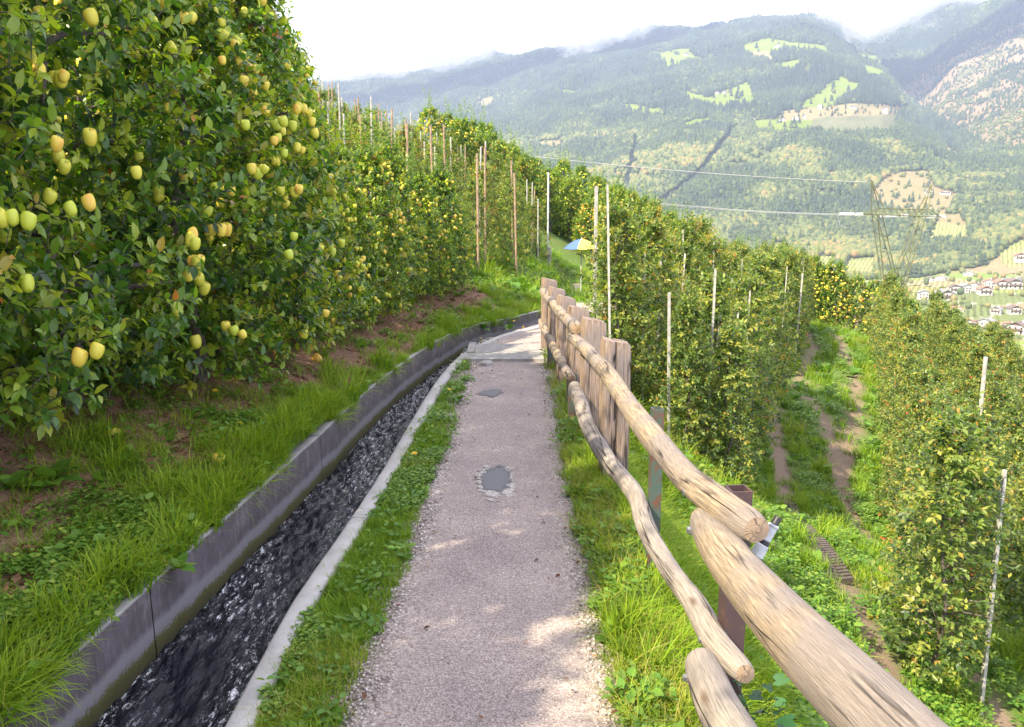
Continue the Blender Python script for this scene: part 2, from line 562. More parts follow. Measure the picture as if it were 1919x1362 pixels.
RUTS = [smooth_poly(p, .3) for p in (
    [(2.4, 3), (3.0, 6.5), (3.35, 8.9), (3.9, 11.3), (4.4, 13.2), (4.85, 15.3), (4.7, 17.2), (4.0, 19)],
    [(3.6, 4), (4.15, 7.5), (4.6, 10), (5.3, 13), (6.0, 15.4), (6.1, 17.6), (5.2, 19.5)],
    [(5.0, 12), (6.6, 15.5), (7.7, 18), (8.6, 20.6), (9.5, 23.4), (10.5, 27), (11, 31)],
    [(5.9, 17.3), (6.8, 19), (7.8, 21.2), (8.8, 24), (9.8, 27.5)])]
ROW1 = [(-4.2, -5.2), (-3.6, -1), (-2.75, 3.2), (-2.45, 4.4), (-2.05, 5.8), (-1.85, 7.2), (-1.6, 9), (-1.25, 11), (-.8, 12.9)]


def build_ground():
    gx = np.concatenate([np.arange(-24, -6, .6), np.arange(-6, -2.3, .14), np.arange(-2.3, 1.6, .045), np.arange(1.6, 6, .12), np.arange(6, 16, .3), np.arange(16, 50, 1.2)])
    gy = np.concatenate([np.arange(-6, 1.5, .3), np.arange(1.5, 14.5, .05), np.arange(14.5, 22, .15), np.arange(22, 45, .4), np.arange(45, 72, 1.2)])
    X, Y = np.meshgrid(gx, gy)
    Z = gz(X, Y)
    sp, sl, sr = gz.sp, gz.sl, gz.sr
    # mulch under the front row, ruts, worn verge
    d1, _ = polyd(X, Y, sub(smooth_poly(ROW1), 5)); d1 = np.abs(d1.reshape(X.shape))
    nz = fbm(X * 1.6, Y * 1.6, 4, 21)
    mulch = sstep(0.62, 0.32, d1 + nz * 0.55) * (Y < 14)
    mulch = np.maximum(mulch, sstep(.25, .45, fbm(X * .9 + 4, Y * .9, 3, 5)) * 0.8 * (sl < -.3) * (Y < 14))
    rut = np.zeros(X.shape)
    for r in RUTS:
        d, _ = polyd(X, Y, sub(r, 3)); d = np.abs(d.reshape(X.shape))
        rut = np.maximum(rut, sstep(0.21, 0.10, d + nz * .08))
    Z = Z - rut * 0.04 + mulch * .02
    dirt = np.clip(sstep(0.62, 0.48, np.abs(sp) + nz * .08) * (Y < 16), 0, 1)
    Z[0, :] -= 30; Z[-1, :] -= 30; Z[:, -1] -= 20
    Z[:, 0] -= 5
    ny, nx = X.shape
    i = np.arange((ny - 1) * (nx - 1)); r0 = i // (nx - 1); c0 = i % (nx - 1)
    a = r0 * nx + c0
    faces = np.stack([a, a + 1, a + nx + 1, a + nx], 1)
    C = np.stack([mulch, rut, dirt], -1).reshape(-1, 3)
    m, w = newmat('ground_soil')
    at = w.add('ShaderNodeAttribute', attribute_name='cover')
    sep = w.add('ShaderNodeSeparateColor'); w.l.new(at.outputs['Color'], sep.inputs[0])
    n1 = noise(w, 9, 6, .7); n2 = noise(w, 60, 4, .7); n3 = noise(w, 1.3, 3)
    g = w.ramp(n1, [(.3, (.045, .085, .014)), (.5, (.09, .16, .02)), (.72, (.16, .19, .035))])
    g = w.mix(w.ramp(n3, [(.5, 0.0), (.7, .5)]), g, (.16, .13, .06))
    mu = w.ramp(n2, [(.3, (.07, .03, .02)), (.5, (.18, .09, .055)), (.72, (.34, .22, .14))])
    ru = w.ramp(n2, [(.3, (.14, .085, .06)), (.7, (.32, .235, .18))])
    di = w.ramp(n2, [(.3, (.20, .155, .13)), (.7, (.44, .37, .33))])
    c = w.mix((sep, 0), g, mu); c = w.mix((sep, 1), c, ru); c = w.mix((sep, 2), c, di)
    w.l.new(c.outputs[2], w.bsdf.inputs['Base Color'])
    w.bsdf.inputs['Roughness'].default_value = .95
    b = bump(w, n1, .5, .03); bump(w, n2, .6, .008, b)
    me = npmesh('ground', np.stack([X, Y, Z], -1).reshape(-1, 3), [faces], m, attrs={'cover': C})
    prop(link('ground', me), 'grassy orchard slope falling from left to right on both sides of the path', kind='structure')


build_ground()


def ribbon(P, offs, z_of, extra=None):
    """P (n,2) centreline; offs list of offsets (right positive) -> verts grid"""
    T = np.gradient(P[:, :2], axis=0); T /= np.linalg.norm(T, axis=1)[:, None]
    N = np.stack([T[:, 1], -T[:, 0]], 1)
    V = []
    for k, o in enumerate(offs):
        o = np.broadcast_to(o, (len(P),))
        q = P[:, :2] + N * o[:, None]
        V.append(np.column_stack([q, z_of(k, q)]))
    V = np.stack(V, 1)
    n, m = V.shape[:2]
    i = np.arange((n - 1) * (m - 1)); r = i // (m - 1); c = i % (m - 1)
    a = r * m + c
    return V.reshape(-1, 3), np.stack([a, a + 1, a + m + 1, a + m], 1)


def build_path():
    P = smooth_poly(PATHC[::10], 0.05)
    m, w = newmat('path_gravel')
    tc = w.add('ShaderNodeTexCoord')
    v1 = w.add('ShaderNodeTexVoronoi', {'Vector': (tc, 'Object'), 'Scale': 95.0, 'Randomness': 1.0})
    v2 = w.add('ShaderNodeTexVoronoi', {'Vector': (tc, 'Object'), 'Scale': 210.0, 'Randomness': 1.0})
    n1 = noise(w, 2.2, 5, .6); n2 = noise(w, 30, 5, .7)
    s1 = w.add('ShaderNodeSeparateColor'); w.l.new(v1.outputs['Color'], s1.inputs[0])
    s2 = w.add('ShaderNodeSeparateColor'); w.l.new(v2.outputs['Color'], s2.inputs[0])
    c = w.ramp((s2, 0), [(0, (.15, .11, .10)), (.25, (.31, .25, .235)), (.8, (.44, .37, .35)), (1, (.66, .58, .55))])
    c1 = w.ramp((s1, 1), [(0, (.20, .15, .13)), (.5, (.38, .31, .28)), (1, (.58, .51, .47))])
    at = w.add('ShaderNodeAttribute', attribute_name='edge')
    e = w.mathn('ADD', w.mathn('MULTIPLY', (at, 'Fac'), .75), w.mathn('MULTIPLY', n2, .25))
    c = w.mix(e, c, c1)
    big = w.ramp(n1, [(.3, (.74, .73, .75)), (.7, (1.05, 1.03, 1.0))])
    c = w.mix(1.0, c, big, 'MULTIPLY')
    w.l.new(c.outputs[2], w.bsdf.inputs['Base Color'])
    w.bsdf.inputs['Roughness'].default_value = .92
    b = bump(w, (v1, 'Distance'), .6, .006); b = bump(w, (v2, 'Distance'), .5, .003, b); bump(w, n2, .5, .01, b)
    hw = np.interp(P[:, 1], [2.4, 4.4, 8, 15, 17], [.485, .445, .43, .43, .20])
    el = hw + .06 * fbm(P[:, 1] * 1.5, P[:, 1] * 0 + 3, 4, 4) + .03 * fbm(P[:, 1] * 7, P[:, 1] * 0 + 9, 3, 8)
    er = hw + .07 * fbm(P[:, 1] * 1.4, P[:, 1] * 0 + 30, 4, 14) + .03 * fbm(P[:, 1] * 7, P[:, 1] * 0 + 1, 3, 18)
    fr = np.linspace(-1, 1, 25)
    offs = [(-el if f < 0 else er) * abs(f) for f in fr]
    pz = lambda q: np.interp(q[:, 1], [-5, 13, 15, 18, 22, 27, 34], [0, 0, -.1, -.38, -.75, -1.15, -1.1])
    zf = lambda k, q: pz(q) + .010 * (1 - fr[k] ** 6) + .006 * fbm(q[:, 0] * 3, q[:, 1] * 3, 3, 6) - .02 * (abs(fr[k]) > .99)
    V, Fc = ribbon(P, offs, zf)
    edge = np.tile(sstep(.45, .9, np.abs(fr)), len(P))
    me = npmesh('path', V, [Fc], m, attrs={'edge': edge})
    prop(link('path', me), 'gravel footpath of pinkish grey grit beside the water channel', kind='structure')
    # asphalt patch
    rng = RS(4)
    def patch(name, cx, cy, rx, ry, mat, zz, label, seed, amp=.25):
        ph = np.linspace(0, 2 * np.pi, 64, endpoint=False)
        rr = 1 + amp * fbm(np.cos(ph) * 2.0 + seed, np.sin(ph) * 2.0, 4, seed, .65)
        V = [(cx, cy, zz)]; 
        for q in (0.5, 1.0):
            for p, r_ in zip(ph, rr):
                V.append((cx + math.cos(p) * rx * r_ * q, cy + math.sin(p) * ry * r_ * q, zz - (.004 if q == 1 else 0)))
        Fs = [(0, 1 + k, 1 + (k + 1) % 64) for k in range(64)]
        Q = [(1 + k, 65 + k, 65 + (k + 1) % 64, 1 + (k + 1) % 64) for k in range(64)]
        rimv = [0.0] + [.5] * 64 + [1.0] * 64
        if not mat.get('rimmed'):
            mat['rimmed'] = 1
            ww = NT(mat.node_tree); bs = ww.n['Principled BSDF']; oo = ww.n['Material Output']
            ar = ww.add('ShaderNodeAttribute', attribute_name='rim'); nz_ = noise(ww, 26, 6, .75)
            al = ww.mathn('ADD', ww.mathn('MULTIPLY', (ar, 'Fac'), 1.0), ww.mathn('MULTIPLY', ww.mathn('SUBTRACT', nz_, .5), 2.2))
            rp = ww.ramp(al, [(.84, 0.0), (.92, 1.0)])
            mx = ww.add('ShaderNodeMixShader', {0: rp, 1: bs, 2: ww.add('ShaderNodeBsdfTransparent')}); ww.l.new(mx.outputs[0], oo.inputs[0])
        prop(link(name, npmesh(name, V, [np.array(Fs), np.array(Q)], mat, attrs={'rim': rimv})), label, kind='structure')
    mg = simple('patch_grit', (.30, .26, .24), (.60, .55, .50), 70, .9, 0, .6, .004, 8)
    ma = simple('patch_asphalt', (.115, .11, .12), (.18, .175, .185), 160, .75, 0, .5, .002)
    patch('path_patch', -.105, 4.92, .13, .36, mg, .019, 'pale sandy ring round the dark repair patch on the path', 3, .4)
    patch('path_patch', -.10, 4.94, .10, .29, ma, .025, 'smooth dark grey repair patch in the middle of the path', 5, .5)
    patch('path_patch', -.19, 7.35, .11, .16, ma, .021, 'small grey bare patch on the far half of the path', 9, .5)


build_path()


def build_canal():
    m, w = newmat('canal_concrete')
    n = noise(w, 7, 6, .7); n2 = noise(w, 90, 3, .7)
    geo = w.add('ShaderNodeNewGeometry')
    sx = w.add('ShaderNodeSeparateXYZ'); w.l.new(geo.outputs['Position'], sx.inputs[0])
    mp = w.add('ShaderNodeMapping', {'Vector': (w.tc, 'Object')}); mp.inputs['Scale'].default_value = (14, 14, 2.2)
    nst = noise(w, 3.2, 5, .7, mp)
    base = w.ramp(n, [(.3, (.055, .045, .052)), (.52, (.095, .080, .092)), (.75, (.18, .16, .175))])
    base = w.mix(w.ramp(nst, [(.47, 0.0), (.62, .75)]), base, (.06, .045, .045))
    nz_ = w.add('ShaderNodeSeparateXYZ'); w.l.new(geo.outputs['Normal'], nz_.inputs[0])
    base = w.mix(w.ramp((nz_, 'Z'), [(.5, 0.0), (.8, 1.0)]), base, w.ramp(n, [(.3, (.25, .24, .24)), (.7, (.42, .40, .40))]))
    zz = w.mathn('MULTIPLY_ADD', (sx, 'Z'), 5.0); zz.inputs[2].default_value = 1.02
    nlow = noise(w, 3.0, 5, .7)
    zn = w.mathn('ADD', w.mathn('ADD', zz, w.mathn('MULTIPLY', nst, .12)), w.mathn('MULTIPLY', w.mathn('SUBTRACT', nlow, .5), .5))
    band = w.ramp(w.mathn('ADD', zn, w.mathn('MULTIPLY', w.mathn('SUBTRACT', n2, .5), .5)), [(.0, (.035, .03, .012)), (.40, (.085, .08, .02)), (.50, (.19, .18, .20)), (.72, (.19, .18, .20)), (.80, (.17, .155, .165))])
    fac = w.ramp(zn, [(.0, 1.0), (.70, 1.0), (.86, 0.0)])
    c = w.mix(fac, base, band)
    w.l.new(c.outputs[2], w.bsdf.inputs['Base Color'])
    w.bsdf.inputs['Roughness'].default_value = .8
    b = bump(w, n, .4, .01); bump(w, n2, .5, .003, b)
    # left wall: cut into cast sections, each a piece
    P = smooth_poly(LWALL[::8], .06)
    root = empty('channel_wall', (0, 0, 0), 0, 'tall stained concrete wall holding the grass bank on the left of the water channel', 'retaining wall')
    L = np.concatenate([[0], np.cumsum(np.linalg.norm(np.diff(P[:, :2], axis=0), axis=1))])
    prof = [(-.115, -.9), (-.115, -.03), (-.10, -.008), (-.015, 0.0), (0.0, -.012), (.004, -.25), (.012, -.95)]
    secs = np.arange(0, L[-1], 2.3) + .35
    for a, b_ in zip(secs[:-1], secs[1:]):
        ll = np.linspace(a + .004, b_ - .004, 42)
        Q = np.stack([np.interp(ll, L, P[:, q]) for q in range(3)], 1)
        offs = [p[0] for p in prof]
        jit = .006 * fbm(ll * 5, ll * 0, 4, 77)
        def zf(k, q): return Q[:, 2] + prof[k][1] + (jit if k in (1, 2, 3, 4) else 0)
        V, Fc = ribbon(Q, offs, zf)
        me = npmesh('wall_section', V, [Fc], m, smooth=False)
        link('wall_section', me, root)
    # coping on the path side
    m2, w = newmat('coping_concrete')
    n = noise(w, 5, 5, .7); n2 = noise(w, 130, 3, .7)
    r = w.ramp(n, [(.3, (.36, .335, .33)), (.7, (.52, .49, .47))])
    c = w.mix(w.ramp(n2, [(.60, 0), (.68, .6)]), r, (.12, .10, .10))
    w.l.new(c.outputs[2], w.bsdf.inputs['Base Color']); w.bsdf.inputs['Roughness'].default_value = .85
    bump(w, n2, .6, .004)
    root2 = empty('channel_coping', (0, 0, 0), 0, 'low pale concrete coping between the water channel and the grass verge', 'coping')
    P = smooth_poly(RWALL[::8], .08)
    L = np.concatenate([[0], np.cumsum(np.linalg.norm(np.diff(P[:, :2], axis=0), axis=1))])
    prof = [(0.0, -.95), (0.0, .022), (.012, .032), (.082, .034), (.095, .02), (.095, -.3)]
    secs = np.arange(0, L[-1], 2.0) + .25
    for a, b_ in zip(secs[:-1], secs[1:]):
        ll = np.linspace(a + .0025, b_ - .0025, 30)
        Q = np.stack([np.interp(ll, L, P[:, q]) for q in range(2)], 1)
        zb = np.interp(Q[:, 1], [-5, 13, 15, 18, 22], [0, 0, -.1, -.38, -.7])
        V, Fc = ribbon(Q, [p[0] for p in prof], lambda k, q: zb + prof[k][1] + .004 * fbm(ll * 6, ll * 0 + k, 3, 5))
        link('coping_section', npmesh('coping_section', V, [Fc], m2, smooth=False), root2)
    # water
    n = 1400; t = np.linspace(0, 1, n)
    def rs(P, ycol):
        return np.column_stack([np.interp(ycol, P[:, 1], P[:, 0])])
    yy = np.linspace(-3, 21, n)
    Lx = np.interp(yy, LWALL[:, 1], LWALL[:, 0]); Rx = np.interp(yy, RWALL[:, 1], RWALL[:, 0])
    k = 46
    f = np.linspace(0, 1, k)
    X = Lx[:, None] * (1 - f) + (Rx[:, None] + .03) * f
    Y = np.repeat(yy[:, None], k, 1)
    zb = np.interp(Y, [-5, 12, 15, 18, 22], [-.20, -.20, -.35, -.6, -.9])
    Z = zb + .020 * fbm(X * 7, Y * 3.2, 3, 31) + .022 * fbm(X * 22, Y * 10, 3, 37) + .014 * fbm(X * 50, Y * 26, 2, 41)
    i = np.arange((n - 1) * (k - 1)); r0 = i // (k - 1); c0 = i % (k - 1); a = r0 * k + c0
    m3, w = newmat('water')
    mp = w.add('ShaderNodeMapping', {'Vector': (w.add('ShaderNodeTexCoord'), 'Object')}); mp.inputs['Scale'].default_value = (1.0, .30, 1)
    n1 = noise(w, 60, 5, .6, mp); n2 = noise(w, 14, 4, .6, mp)
    glint = noise(w, 34, 7, .9, mp); glint2 = noise(w, 3.0, 2, .5, mp)
    gl = w.mathn('MULTIPLY', w.ramp(glint, [(.555, 0.0), (.60, 1.0)]), w.ramp(glint2, [(.34, 0.0), (.56, 1.0)]))
    c = w.mix(gl, (.004, .005, .012), (.92, .92, .95))  # white glints of the sky painted into the water colour
    w.l.new(c.outputs[2], w.bsdf.inputs['Base Color'])
    rr = w.mathn('MULTIPLY_ADD', gl, .4); rr.inputs[2].default_value = .04
    w.l.new(rr.outputs[0], w.bsdf.inputs['Roughness'])
    w.bsdf.inputs['IOR'].default_value = 1.33
    w.bsdf.inputs['Specular IOR Level'].default_value = .5
    b = bump(w, n2, .7, .03); bump(w, n1, .8, .012, b)
    me = npmesh('water', np.stack([X, Y, Z], -1).reshape(-1, 3), [np.stack([a, a + 1, a + k + 1, a + k], 1)], m3)
    prop(link('water', me), 'dark rippling water running fast in the concrete channel', kind='structure')


build_canal()


def build_slab():
    root = empty('concrete_slab', (0, 0, 0), 0, 'ribbed concrete slab across the path at its bend beside the channel', 'slab')
    b = MB()
    b.box((-.115, 9.08, -.04), (.93, .36, .16)); b.build('threshold', M_concrete, root)
    b = MB(); b.box((-.03, 9.62, -.05), (.80, .66, .17)); b.build('cover_plate', M_concrete, root)
    b = MB()
    for k in range(26): b.box((-.36 + k * .022, 9.62, .0385), (.010, .58, .006))
    prop(b.build('rib', M_concrete, root), kind='stuff')
    b = MB()
    b.box((-.475, 9.62, .0), (.085, .66, .10)); b.build('edge_beam', M_concrete, root)
    b = MB(); b.box((-.545, 9.5, .02), (.05, .34, .02)); b.build('outlet_shade', M_black, root)  # solid black strip standing in for the shade inside the outlet
    # flat stone lying in front
    rng = RS(3)
    V = []; n = 12
    for zz, s in ((0, 1), (.035, .85)):
        for i in range(n):
            a = 2 * math.pi * i / n; r = s * (1 + .2 * rng.rand())
            V.append((math.cos(a) * .07 * r, math.sin(a) * .10 * r, zz))
    me = bpy.data.meshes.new('flat_stone'); me.from_pydata(V, [], [tuple(range(n, 2 * n))] + [(i, (i + 1) % n, n + (i + 1) % n, n + i) for i in range(n)])
    me.materials.append(M_concrete)
    o = link('flat_stone', me, None, (-.27, 8.72, .008)); prop(o, 'flat grey stone lying on the path before the concrete slab', 'stone')


build_slab()

# ------------------------------------------------------------------ far terrain (polar heightfield)
SP, CPI = math.sin(PITCH), math.cos(PITCH)
RN = np.array([60, 90, 140, 200, 300, 400, 550, 700, 850, 1000, 1200, 1400, 1600, 1850, 2100, 2400, 2700, 3000, 3400, 3900, 4600], float)
ZN = [-34, -40, -47, -56, -66, -70, -71, -70, -66]
PXN = np.array([-1500, 0, 300, 560, 730, 900, 1100, 1300, 1500, 1650, 1720, 1800, 1919, 2200, 3400], float)
TB = {  # py at r = 1000 .. 4600
    -1500: [430, 400, 370, 340, 310, 280, 250, 230, 200, 150, 150, 160],
    0: [430, 400, 370, 340, 310, 280, 250, 230, 200, 140, 140, 150],
    300: [470, 440, 410, 380, 350, 320, 290, 260, 210, 150, 150, 160],
    560: [490, 460, 425, 390, 350, 315, 285, 250, 205, 148, 150, 170],
    730: [490, 455, 415, 375, 335, 300, 270, 235, 195, 138, 150, 170],
    900: [485, 430, 375, 330, 285, 248, 236, 200, 158, 108, 120, 150],
    1100: [470, 395, 330, 285, 235, 190, 152, 128, 106, 80, 95, 120],
    1300: [460, 365, 290, 245, 200, 150, 112, 92, 70, 48, 60, 90],
    1500: [455, 350, 270, 225, 165, 108, 62, 66, 44, 30, 45, 80],
    1650: [448, 350, 275, 228, 180, 145, 138, 128, 105, 62, 50, 60],
    1720: [440, 350, 290, 252, 238, 240, 218, 170, 105, 45, 20, 20],
    1800: [430, 352, 308, 300, 270, 212, 150, 90, 40, -10, -30, -20],
    1919: [415, 360, 315, 280, 220, 158, 100, 42, -15, -60, -80, -60],
    2200: [400, 335, 265, 205, 135, 65, 0, -60, -110, -150, -160, -150],
    3400: [400, 335, 265, 205, 135, 65, 0, -60, -110, -150, -160, -150]}


def ztab_init():
    A = np.zeros((len(PXN), len(RN)))
    for i, p in enumerate(PXN):
        for j, r in enumerate(RN):
            if j < 9:
                el = math.atan2(ZN[j] - CAMH, r)
                A[i, j] = 681 - F * math.tan(el + PITCH)
            else:
                A[i, j] = TB[int(p)][j - 9]
    return A


PYT = ztab_init()


def far_z(az, r):
    tx = np.tan(az)
    b = np.zeros_like(r)
    for _ in range(4):
        a = tx * (CPI + b * SP)
        px = np.clip(959.5 + F * a, PXN[0], PXN[-1])
        i = np.clip(np.searchsorted(PXN, px) - 1, 0, len(PXN) - 2)
        t = (px - PXN[i]) / (PXN[i + 1] - PXN[i]); t = t * t * (3 - 2 * t) * .5 + t * .5
        j = np.clip(np.searchsorted(RN, r) - 1, 0, len(RN) - 2)
        u = np.clip((r - RN[j]) / (RN[j + 1] - RN[j]), 0, 1)
        py = (PYT[i, j] * (1 - t) + PYT[i + 1, j] * t) * (1 - u) + (PYT[i, j + 1] * (1 - t) + PYT[i + 1, j + 1] * t) * u
        b = (681 - py) / F
    a = tx * (CPI + b * SP)
    z = CAMH + r * (-SP + b * CPI) / np.hypot(a, CPI + b * SP)
    x, y = r * np.sin(az), r * np.cos(az)
    k = sstep(800, 1500, r)
    gul = 1 - np.abs(fbm(x / 260 + fbm(x / 500, y / 500, 2, 2), y / 420, 4, 51))
    z = z + k * (gul - .75) * 62 * sstep(900, 2400, r) + k * fbm(x / 90, y / 90, 4, 61) * (9 + 12 * sstep(2400, 3200, r)) + k * fbm(x / 24, y / 24, 3, 66) * 2.2
    z = z + (1 - k) * sstep(250, 400, r) * fbm(x / 160, y / 160, 2, 71) * 3
    return z


def project(x, y, z):
    d = y * CPI - (z - CAMH) * SP
    v = y * SP + (z - CAMH) * CPI
    return 959.5 + F * x / d, 681 - F * v / d


MEADOW = [[(1280, 170), (1330, 182), (1395, 160), (1412, 192), (1355, 197), (1300, 192)], [(1510, 188), (1575, 152), (1612, 165), (1590, 180), (1545, 198), (1498, 203)],
          [(1413, 228), (1520, 222), (1512, 249), (1422, 246)], [(1235, 102), (1290, 94), (1302, 112), (1245, 122)], [(1400, 86), (1440, 77), (1540, 86), (1548, 102), (1480, 93), (1402, 98)],
          [(1440, 125), (1505, 111), (1492, 128)], [(1600, 103), (1640, 108), (1668, 136), (1630, 142)], [(1160, 194), (1240, 206), (1240, 213), (1180, 209)], [(1278, 232), (1328, 222), (1332, 233), (1290, 241)],
          [(1050, 172), (1080, 172), (1080, 180), (1050, 178)]]
TAN = [[(1470, 208), (1590, 195), (1700, 200), (1682, 214), (1470, 224)], [(1672, 328), (1735, 324), (1752, 350), (1792, 364), (1768, 402), (1640, 388), (1632, 360)],
       [(1756, 404), (1802, 400), (1818, 438), (1740, 452)], [(1005, 268), (1050, 262), (1064, 278), (1015, 280)], [(888, 193), (922, 180), (930, 196), (905, 204)], [(1758, 262), (1795, 290), (1780, 300)], [(1400, 98), (1440, 96), (1450, 118), (1410, 108)]]
ORCH = [[(1525, 219), (1682, 215), (1676, 252), (1516, 249)]]
TERR = [[(1533, 483), (1568, 485), (1562, 522), (1526, 522)], [(1586, 486), (1640, 482), (1640, 522), (1577, 520)], [(1443, 458), (1476, 458), (1474, 512), (1450, 512)], [(1878, 470), (1919, 445), (1940, 500), (1880, 492)], [(1750, 420), (1810, 425), (1815, 450), (1742, 452)]]
ROCK = [[(1690, 165), (1760, 120), (1860, 70), (1960, 20), (1980, 300), (1840, 268), (1770, 232), (1715, 195)]]
CUT = [[(1188, 252), (1199, 252), (1181, 350), (1168, 350)], [(1370, 238), (1384, 238), (1312, 335), (1238, 390), (1230, 378), (1298, 328)]]


def grow(L, fx, fy):
    out = []
    for p in L:
        cx = sum(q[0] for q in p) / len(p); cy = sum(q[1] for q in p) / len(p)
        out.append([(cx + (x - cx) * fx, cy + (y - cy) * fy) for x, y in p])
    return out


MEADOW = grow(MEADOW, 1.12, 1.35); TAN = grow(TAN, 1.06, 1.15); TERR = grow(TERR, 1.1, 1.15)


def inpoly(px, py, poly):
    ins = np.zeros(px.shape, bool)
    n = len(poly)
    for i in range(n):
        x1, y1 = poly[i]; x2, y2 = poly[(i + 1) % n]
        c = ((y1 > py) != (y2 > py)) & (px < (x2 - x1) * (py - y1) / (y2 - y1 + 1e-9) + x1)
        ins ^= c
    return ins


def cover(px, py, r, x, y):
    """0 forest 1 meadow 2 tan 3 orchard 4 terrace 5 rock 6 cut 7 valley fields"""
    jx = px + 5 * fbm(x / 30, y / 30, 3, 91); jy = py + 3 * fbm(x / 30, y / 30, 3, 95)
    c = np.zeros(px.shape, int)
    base_py = np.interp(px, [1000, 1480, 1560, 1640, 1720, 1800, 1850, 1880, 1919, 2100], [530, 530, 525, 524, 520, 505, 498, 470, 455, 440])
    c[(py > base_py) | (r < 600)] = 7
    for code, L in ((5, ROCK), (1, MEADOW), (2, TAN), (3, ORCH), (4, TERR), (6, CUT)):
        for p in L: c[inpoly(jx, jy, p) & (r > 600)] = code
    return c


def build_far():
    az = np.concatenate([np.linspace(R(-60), R(-16), 90), np.linspace(R(-16), R(34), 620)[1:], np.linspace(R(34), R(62), 50)[1:]])
    rr = np.concatenate([np.linspace(58, 380, 26), np.linspace(390, 850, 60), np.linspace(858, 2700, 210), np.linspace(2720, 4600, 60)])
    A, Rr = np.meshgrid(az, rr)
    Z = far_z(A, Rr)
    X, Y = Rr * np.sin(A), Rr * np.cos(A)
    Z[-1] -= 300
    px, py = project(X, Y, Z)
    c = cover(px, py, Rr, X, Y)
    n1 = fbm(X / 22, Y / 22, 4, 101)[..., None] * .5 + .5
    n2 = fbm(X / 7, Y / 7, 3, 105)[..., None] * .5 + .5
    def mixc(a, b, t): return np.array(a) * (1 - t) + np.array(b) * t
    col = mixc((.06, .085, .03), (.13, .14, .05), n1)
    sel = {1: mixc((.13, .19, .03), (.19, .22, .05), n1), 2: mixc((.28, .20, .12), (.22, .21, .10), n1), 3: mixc((.13, .15, .08), (.20, .19, .12), n1),
           4: mixc((.24, .30, .09), (.34, .31, .15), n1), 5: mixc((.27, .19, .13), (.14, .14, .08), sstep(.3,.75,n1)), 6: mixc((.02, .03, .025), (.03, .04, .03), n1)}  # cuts: shadow of the tree edges painted as near-black ground
    for k, v in sel.items(): col = np.where((c == k)[..., None], v, col)
    # valley floor: patchwork of fields
    cell = 62.0
    rng = RS(12)
    u = X * .9 + Y * .42 + 9 * fbm(X / 90, Y / 90, 2, 3); v = Y * .9 - X * .42 + 9 * fbm(X / 90, Y / 90, 2, 8)
    ci = np.floor(u / cell); cj = np.floor(v / (cell * .8) + .5 * (ci % 2))
    h = _hash(ci, cj, 5); h2 = _hash(ci, cj, 19)
    pal = np.array([(.20, .27, .07), (.28, .26, .10), (.22, .28, .08), (.33, .28, .15), (.17, .20, .08), (.17, .17, .17), (.25, .30, .09), (.30, .22, .13)])
    fc = pal[(h * 7.99).astype(int)] * (.9 + .2 * n2)
    fu = u / cell - ci; fv = (v / (cell * .8) + .5 * (ci % 2)) - cj
    road = ((fu < .035) | (fv < .035)) & (h2 > .3)
    fc = np.where(road[..., None], np.array((.42, .38, .30)), fc)
    hedge = ((fu > .95) | (fv > .94)) & (h2 > .55)
    fc = np.where(hedge[..., None], np.array((.06, .08, .03)), fc)
    col = np.where((c == 7)[..., None], fc, col)
    stripe = np.where(c == 7, h2, np.where((c == 3) | (c == 4), 1.0, 0.0))
    # terrace steps
    st = ((c == 4) * 1.0 + (c == 3) * .5)
    zs = np.floor(Z / 3.2) * 3.2 + sstep(.72, 1.0, (Z / 3.2) % 1) * 3.2
    Z = Z * (1 - st * .8) + zs * st * .8
    ny, nx = X.shape
    i = np.arange((ny - 1) * (nx - 1)); r0 = i // (nx - 1); c0 = i % (nx - 1)
    a = r0 * nx + c0
    faces = np.stack([a, a + nx, a + nx + 1, a + 1], 1)
    m, w = newmat('mountain_ground')
    at = w.add('ShaderNodeAttribute', attribute_name='cover')
    s_at = w.add('ShaderNodeAttribute', attribute_name='stripe')
    n1_ = noise(w, .35, 4, .7)
    mp = w.add('ShaderNodeMapping', {'Vector': (w.tc, 'Object')}); mp.inputs['Rotation'].default_value = (0, 0, .5)
    wv = w.add('ShaderNodeTexWave', {'Vector': mp, 'Scale': .085, 'Distortion': 1.5, 'Detail': 1.0})
    wr = w.ramp((wv, 'Fac'), [(.35, .62), (.6, 1.12)])
    sf = w.ramp((s_at, 'Fac'), [(.4, 0.0), (.5, .8)])
    c_ = w.mix(sf, (at, 'Color'), w.mix(1.0, (at, 'Color'), wr, 'MULTIPLY'))
    c_ = w.mix(1.0, c_, w.ramp(n1_, [(.3, .78), (.7, 1.15)]), 'MULTIPLY')
    w.l.new(c_.outputs[2], w.bsdf.inputs['Base Color'])
    w.bsdf.inputs['Roughness'].default_value = 1
    w.bsdf.inputs['Specular IOR Level'].default_value = 0
    bump(w, n1_, 1.0, 2.0)
    me = npmesh('mountain', np.stack([X, Y, Z], -1).reshape(-1, 3), [faces], m, attrs={'cover': col.reshape(-1, 3), 'stripe': stripe.ravel()})
    prop(link('mountain', me), 'wooded mountain side with meadows above a valley floor of orchards and vineyards', kind='structure')


build_far()

